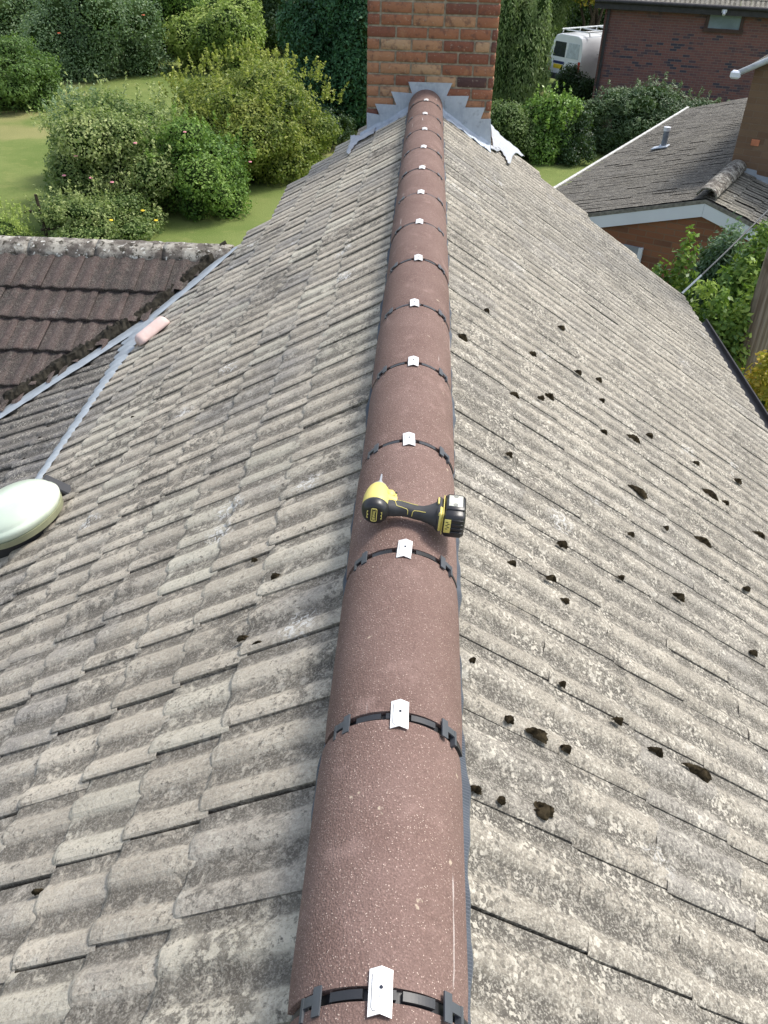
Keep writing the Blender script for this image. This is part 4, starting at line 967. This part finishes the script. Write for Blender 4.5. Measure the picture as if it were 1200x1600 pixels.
# ------------------------------------------------------------------ plants
def leaves_mesh(name, P, Nr, size, tint, mat, aspect=.5, seed=0, updir=None, fold=0.0):
    """one small rhombic leaf at every point P with normal Nr"""
    rg = np.random.default_rng(seed); n = len(P)
    Nr = Nr/(np.linalg.norm(Nr, axis=1)[:, None]+1e-9)
    ref = rg.normal(size=(n, 3)) if updir is None else np.array(updir, float)+rg.normal(0, .35, (n, 3))
    T = ref-Nr*np.sum(ref*Nr, 1)[:, None]; T /= np.linalg.norm(T, axis=1)[:, None]+1e-9
    B = np.cross(Nr, T); s = (size*(.6+.8*rg.random(n)))[:, None]
    V = np.stack([P-T*s*.5, P+B*s*aspect*.5-T*s*.05+Nr*s*fold, P+T*s*.5, P-B*s*aspect*.5-T*s*.05+Nr*s*fold], 1).reshape(-1, 3)
    me = bpy.data.meshes.new(name); me.vertices.add(4*n); me.vertices.foreach_set('co', V.astype(np.float32).ravel())
    me.loops.add(4*n); me.loops.foreach_set('vertex_index', np.arange(4*n, dtype=np.int32)); me.polygons.add(n)
    me.polygons.foreach_set('loop_start', np.arange(0, 4*n, 4, dtype=np.int32)); me.update(calc_edges=True)
    a = me.attributes.new('tint', 'FLOAT', 'POINT'); a.data.foreach_set('value', np.repeat(tint, 4).astype(np.float32))
    me.materials.append(mat); return me
def lobes_ellipsoid(c, r, n, seed, rs=.38, lower=-.75, flat=1.0):
    rg = np.random.default_rng(seed); out = []; i = 0
    while len(out) < n and i < 4000:
        i += 1; d = rg.normal(size=3); d /= np.linalg.norm(d)
        if d[2] < lower: continue
        k = .62+.16*rg.random(); q = np.array(c)+d*np.array(r)*k
        out.append((q, np.array(r)*(rs*(.65+.6*rg.random()))*np.array([1, 1, flat])))
    out.append((np.array(c, float), np.array(r)*.72)); return out
def crown(lobes, dens, size, seed, mode='leaf', zmin=None, droop=0.0, clump=.28):
    rg = np.random.default_rng(seed); PP = []; NN = []; TT = []
    areas = np.array([float(np.mean(r)**2) for c, r in lobes]); 
    for (c, r), a in zip(lobes, areas):
        n = int(a*dens); 
        if n < 3: continue
        d = rg.normal(size=(n, 3)); d /= np.linalg.norm(d, axis=1)[:, None]
        f = 1+.13*np.sin(d[:, 0]*7+c[0]*3)*np.sin(d[:, 1]*6+c[1])+.08*np.sin(d[:, 2]*9+c[2]*2)
        k = (1-.42*rg.random(n)**1.6)*f*(1+.07*np.abs(rg.normal(size=n)))
        P = c+d*r*k[:, None]; N = d/np.maximum(r, .05)*np.mean(r)
        if droop: P[:, 2] -= droop*rg.random(n)**2
        N = N/np.linalg.norm(N, axis=1)[:, None]*.8+np.array([0, 0, .35])+rg.normal(0, .55, (n, 3))
        tt = .42+.20*rg.normal()*clump*2+rg.normal(0, .17, n)+.06*d[:, 2]*0
        PP.append(P); NN.append(N); TT.append(tt)
    P = np.vstack(PP); N = np.vstack(NN); T = np.concatenate(TT)
    # leave out leaves buried deep inside another lobe
    keep = np.ones(len(P), bool)
    for c, r in lobes: keep &= np.sum(((P-c)/(np.array(r)*.70))**2, 1) > 1
    if zmin is not None: keep &= P[:, 2] > zmin
    return P[keep], N[keep], np.clip(T[keep], 0, 1)
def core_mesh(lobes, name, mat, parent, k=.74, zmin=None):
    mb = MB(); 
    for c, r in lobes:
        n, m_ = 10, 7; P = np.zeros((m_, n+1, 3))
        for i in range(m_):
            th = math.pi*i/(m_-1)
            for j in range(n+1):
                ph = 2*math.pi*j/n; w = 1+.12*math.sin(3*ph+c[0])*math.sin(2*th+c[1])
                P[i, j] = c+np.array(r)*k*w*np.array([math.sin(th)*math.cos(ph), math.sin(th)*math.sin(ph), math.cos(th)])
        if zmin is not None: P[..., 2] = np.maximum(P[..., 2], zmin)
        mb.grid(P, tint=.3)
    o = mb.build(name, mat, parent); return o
def stems(mb, base, tips, r0, seed, n=8):
    rg = np.random.default_rng(seed)
    for t in tips:
        s = np.linspace(0, 1, 7); P = np.array(base)[None]+(np.array(t)-np.array(base))[None]*s[:, None]
        P[:, 2] += 0; P[1:-1] += rg.normal(0, .04*np.linalg.norm(np.array(t)-np.array(base)), (5, 3))*np.array([1, 1, .3]); mb.tube(P, r0*(1-.75*s), n)
def plant(name, label, cat, x0, x1, yt, yb, mat, seed, dens=900, size=.075, nl=16, dm=4.2, depth=1.0, aspect=.55, group=None, base=None, rs=.38, trunk=0.0, droop=0.0, spikes=0, spike_h=.35, updir=None, flowers=None, rg_=None, extra_h=0.0, squash=1.0, lower=-.75, crown_name='crown', stem_name='stems', clump=.28, kcore=.60):
    """a bush or tree filling the photo box x0..x1, yt..yb, its foot on the lawn; base = (px, py) foot if hidden"""
    xc = (x0+x1)/2
    f0 = gp(*(base or (xc, yb))); rgd = np.linalg.norm(f0-CAM)
    if rg_: f0 = at(xc, (yt*2+yb)/3, rg_); f0[2] = G; rgd = rg_
    rx = (x1-x0)/2/FPX*rgd*1.08; dirh = np.array([f0[0], f0[1], 0.]); dirh /= np.linalg.norm(dirh)
    ry = rx*depth; foot = f0+dirh*ry*(.0 if rg_ else .8)
    # height that reaches the photo's top row
    hs = np.linspace(.3, 16, 400); best = hs[0]
    for h in hs:
        p = foot+np.array([0, 0, h])-CAM; yy = 800-FPX*(p@_u)/(p@_f)
        if yy <= yt: break
        best = h
    H = best+extra_h; zc = foot[2]+trunk+(H-trunk)*(.52 if trunk else .40); rz = (H-trunk)*(.50 if trunk else .62)*squash
    root = tag(empty(name, tuple(foot), 0), label, cat, group)
    c0 = np.array([foot[0], foot[1], zc])
    lb = lobes_ellipsoid(c0, (rx, ry, rz), nl, seed, rs, lower)
    loc = [(c-foot, r) for c, r in lb]
    P, N, T = crown(loc, dens*dm*(rgd/20)**-.6, size, seed, zmin=.02, droop=droop, clump=clump)
    if spikes:
        rg = np.random.default_rng(seed+5); SP = []; SN = []; ST = []
        for _ in range(spikes):
            d = rg.normal(size=3); d[2] = abs(d[2])+.5; d /= np.linalg.norm(d); b = (c0-foot)+d*np.array([rx, ry, rz])*(.93+.08*rg.random())
            n = 26; s_ = rg.random(n); L_ = spike_h*(.5+rg.random()); dv = d*.4+np.array([0, 0, 1])+rg.normal(0, .25, 3); dv /= np.linalg.norm(dv)
            SP.append(b+dv*(s_*L_)[:, None]+rg.normal(0, .035, (n, 3))*(1-.6*s_)[:, None]); SN.append(rg.normal(0, 1, (n, 3))+np.array([0, 0, .6])); ST.append(np.clip(.62+.2*s_+rg.normal(0, .1, n), 0, 1))
        P = np.vstack([P]+SP); N = np.vstack([N]+SN); T = np.concatenate([T]+ST)
    me = leaves_mesh(crown_name, P, N, size, T, mat, aspect, seed, updir)
    o = bpy.data.objects.new(crown_name, me); COL.objects.link(o); o.parent = root
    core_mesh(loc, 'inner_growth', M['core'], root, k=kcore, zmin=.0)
    mb = MB(); stems(mb, (0, 0, 0), [c*np.array([.6, .6, .9]) for c, r in loc[:6]], .06*max(.5, min(3, H/3)), seed); o = mb.build(stem_name, M['bark'], root, smooth=True)
    if flowers:
        nf, fm, fs, nm = flowers; rg = np.random.default_rng(seed+9); 
        tocam = CAM-c0; tocam /= np.linalg.norm(tocam)
        for _ in range(nf):
            d = rg.normal(size=3)*.9+tocam*1.0; d[2] = abs(d[2])*.9; d /= np.linalg.norm(d); p = (c0-foot)+d*np.array([rx, ry, rz])*1.0
            mb = MB()
            for k in range(7):
                a = 2*math.pi*k/7; u = np.array([math.cos(a), math.sin(a), .35]); mb.box(p+u*fs*.5, (fs*.9, fs*.9, fs*.35), Matrix.Rotation(a, 3, 'Z'), taper=.5)
            mb.build(nm, fm, root)
    return root

plant('rounded_bush', 'dense rounded clipped bush at the left edge of the lawn', 'bush', -60, 95, 55, 182, M['lf_round'], 11, dens=1500, size=.09, nl=26, rs=.30, lower=-.9)
plant('fruit_tree', 'grey-green apple tree with drooping laden branches over the back lawn', 'tree', 75, 245, -70, 122, M['lf_apple'], 12, dens=1100, size=.10, nl=30, droop=.5, flowers=(7, plain('red_apple', (.5, .12, .05), .4), .07, 'apple'), base=(165, 128))
plant('shrub_tree', 'shaggy dark tree behind the rounded clipped bush', 'tree', -70, 95, -60, 70, M['lf_apple'], 13, dens=600, size=.11, nl=18, base=(10, 90), droop=.4)
plant('weeping_shrub', 'low dark shrub between the clipped bush and the apple tree', 'shrub', 60, 130, 40, 128, M['lf_dark'], 113, dens=700, size=.09, nl=10, base=(85, 110))
plant('broadleaf_tree', 'dark broadleaf tree behind the apple tree', 'tree', 215, 320, -80, 75, M['lf_mid'], 14, dens=700, size=.11, nl=20, base=(270, 95))
plant('young_ash', 'light lime-green young tree behind the big golden-green bush', 'tree', 283, 412, -20, 118, M['lf_lime'], 15, dens=900, size=.12, nl=20, rs=.34, droop=.3, clump=.5)
plant('dark_yew', 'blackish green tree filling the gap left of the tall conifer', 'tree', 395, 480, -60, 95, M['lf_dark'], 16, dens=700, size=.1, nl=14, base=(430, 90))
plant('conifer_hedge', 'tall dark green cypress standing left of the chimney', 'conifer', 440, 640, -160, 215, M['lf_conif'], 17, dens=1500, size=.12, nl=46, rs=.27, base=(545, 212), lower=-.9, aspect=.45)
plant('low_shrub', 'low dark shrub at the foot of the tall cypress', 'shrub', 478, 560, 160, 246, M['lf_dark'], 18, dens=1100, size=.07, nl=12, base=(515, 238))
plant('golden_privet', 'big domed yellow-green privet bush beside the roof', 'bush', 250, 516, 92, 294, M['lf_privet'], 19, dens=2100, size=.085, nl=34, rs=.30, spikes=130, spike_h=.40, lower=-.9, base=(400, 290))
plant('rose_bush', 'large spreading rose bush with a few pink blooms', 'bush', 82, 300, 148, 375, M['lf_rose'], 20, dens=1900, size=.075, nl=30, rs=.32, spikes=70, spike_h=.4, base=(205, 348), flowers=(5, M['pink'], .045, 'bloom'), clump=.4)
plant('rose_bush', 'darker rose bush between the pink roses and the privet', 'bush', 225, 392, 185, 368, M['lf_mid'], 21, dens=1500, size=.07, nl=22, rs=.32, spikes=30, spike_h=.3, base=(315, 352), flowers=(2, M['pink'], .04, 'bloom'), clump=.4)
plant('tall_shrub', 'bluish tall shrub rising at the back of the rose bush', 'shrub', 100, 190, 148, 290, M['lf_apple'], 22, dens=1300, size=.07, nl=14, spikes=40, base=(140, 290))
plant('flower_bed_plant', 'pale green bedding plant with yellow blooms behind the wing ridge', 'plant', 80, 250, 305, 420, M['lf_rose'], 23, dens=1500, size=.06, nl=18, spikes=60, spike_h=.35, base=(165, 392), flowers=(3, M['yellowp'], .045, 'bloom'))
plant('flower_bed_plant', 'low pale leafy clump at the left edge behind the wing ridge', 'plant', -40, 62, 333, 420, M['lf_lime'], 24, dens=1100, size=.055, nl=14, spikes=40, spike_h=.25, base=(10, 395))
# right hand side beyond the chimney
plant('weeping_willow', 'pale weeping willow just right of the chimney', 'tree', 752, 836, -90, 215, M['lf_willow'], 31, dens=1500, size=.13, nl=34, rs=.30, aspect=.22, droop=1.0, updir=(0, 0, -1), base=(800, 205), lower=-.9)
plant('weeping_willow', 'willow with trailing pale branches above the white van', 'tree', 800, 880, -110, 50, M['lf_willow'], 32, dens=1100, size=.14, nl=20, aspect=.22, droop=1.1, updir=(0, 0, -1), trunk=1.2, base=(838, 105))
plant('maple_tree', 'golden leaved tree left of the brick house', 'tree', 868, 960, -120, 52, M['lf_gold'], 33, dens=900, size=.15, nl=18, trunk=2.0, base=(910, 112), clump=.6)
plant('dark_backdrop_tree', 'black-green tree shading the ground behind the van', 'tree', 820, 960, -60, 82, M['lf_dark'], 34, dens=600, size=.14, nl=16, base=(890, 84))
plant('grey_shrub', 'greyish shrub left of the white van', 'shrub', 812, 848, 88, 140, M['lf_apple'], 35, dens=1000, size=.09, nl=9, base=(838, 137))
plant('conical_shrub', 'dark upright shrub in front of the white van', 'shrub', 864, 922, 100, 192, M['lf_dark'], 36, dens=1900, size=.08, nl=22, rs=.33, spikes=0, base=(890, 186))
plant('laurel', 'bright glossy green laurel below the white van', 'shrub', 806, 892, 148, 262, M['lf_laurel'], 37, dens=1700, size=.09, nl=22, spikes=30, spike_h=.3, base=(850, 256))
plant('soft_shrub', 'dull feathery willow shrub beside the chimney foot', 'shrub', 745, 842, 155, 262, M['lf_willow'], 38, dens=1600, size=.075, nl=20, aspect=.35, base=(790, 256))
plant('dark_shrub', 'dark shrub in the gap right of the bright laurel', 'shrub', 868, 925, 178, 268, M['lf_dark'], 39, dens=1300, size=.07, nl=12, base=(898, 262))
plant('juniper', 'sprawling grey-green juniper along the foot of the brick house', 'shrub', 905, 1120, 125, 282, M['lf_juniper'], 40, dens=1600, size=.10, nl=34, rs=.26, aspect=.25, spikes=40, spike_h=.15, base=(1000, 250), depth=.5)
# shrubs beyond the right eaves
plant('elder', 'light green elder shrub right of the gable window', 'shrub', 990, 1090, 402, 580, M['lf_elder'], 51, dens=2600, size=.06, nl=14, rg_=9.2)
plant('buddleia', 'grey-green buddleia between the elder and the utility pole', 'shrub', 1050, 1200, 392, 660, M['lf_elderdark'], 52, dens=4200, size=.065, nl=22, aspect=.35, rg_=9.6, spikes=20, spike_h=.15)
plant('elder', 'lime green elder shrub in front under the cable', 'shrub', 1035, 1190, 448, 700, M['lf_elder'], 53, dens=4200, size=.055, nl=22, rg_=8.4, clump=.5, spikes=20, spike_h=.12)
plant('elder', 'yellow-green elder at the right edge below the neighbour verge', 'shrub', 1095, 1290, 368, 620, M['lf_elder'], 54, dens=4000, size=.06, nl=24, rg_=9.0, clump=.5, spikes=20, spike_h=.15)
plant('elder', 'orange tinged elder at the foot of the utility pole', 'shrub', 1150, 1300, 545, 760, M['lf_gold'], 55, dens=2400, size=.055, nl=18, rg_=7.6, clump=.5)
# far wood behind the garden
def far_row():
    specs = [(-120, 60, -150, 30), (20, 190, -150, 20), (150, 330, -170, 22), (290, 470, -150, 26), (420, 640, -190, 30), (560, 800, -190, 30), (740, 930, -190, 22), (880, 1100, -150, 10)]
    labs = ['far dark tree at the top left corner', 'far dark tree above the apple tree', 'far tree between the apple and lime-green trees', 'far tree above the lime-green young tree', 'far tree behind the tall cypress', 'far tree hidden behind the chimney', 'far tree above the willow', 'far tree behind the brick house']
    for i, (a, b, c, d) in enumerate(specs):
        plant('broadleaf_tree', labs[i], 'tree', a, b, c, d, M['lf_dark'] if i % 2 else M['lf_mid'], 70+i, dens=500, size=.2, nl=26, group='dark wood behind the garden', base=((a+b)/2, d+45), depth=.6, dm=5)
far_row()
# garden post and rails
t = tag(empty('post_and_rail', tuple(gp(74, 372))), 'dark leaning garden post with low rails beside the flower bed', 'fence')
b = gp(74, 372); mb = MB(); mb.tube([(0, 0, 0), (-.06, .02, .95)], .035, 8); mb.build('post', M['bark'], t)
for d, e in (((-.55, .35, .45), (.25, .1, .62)), ((-.1, 0, .18), (1.1, .3, .3))):
    mb = MB(); mb.tube([d, e], .03, 8); mb.build('rail', M['bark'], t)

# ------------------------------------------------------------------ lift the whole place so the garden lies at z = 0
for o in list(bpy.data.objects):
    if o.parent is None and o.type not in {'CAMERA', 'LIGHT'}: o.location.z += LIFT
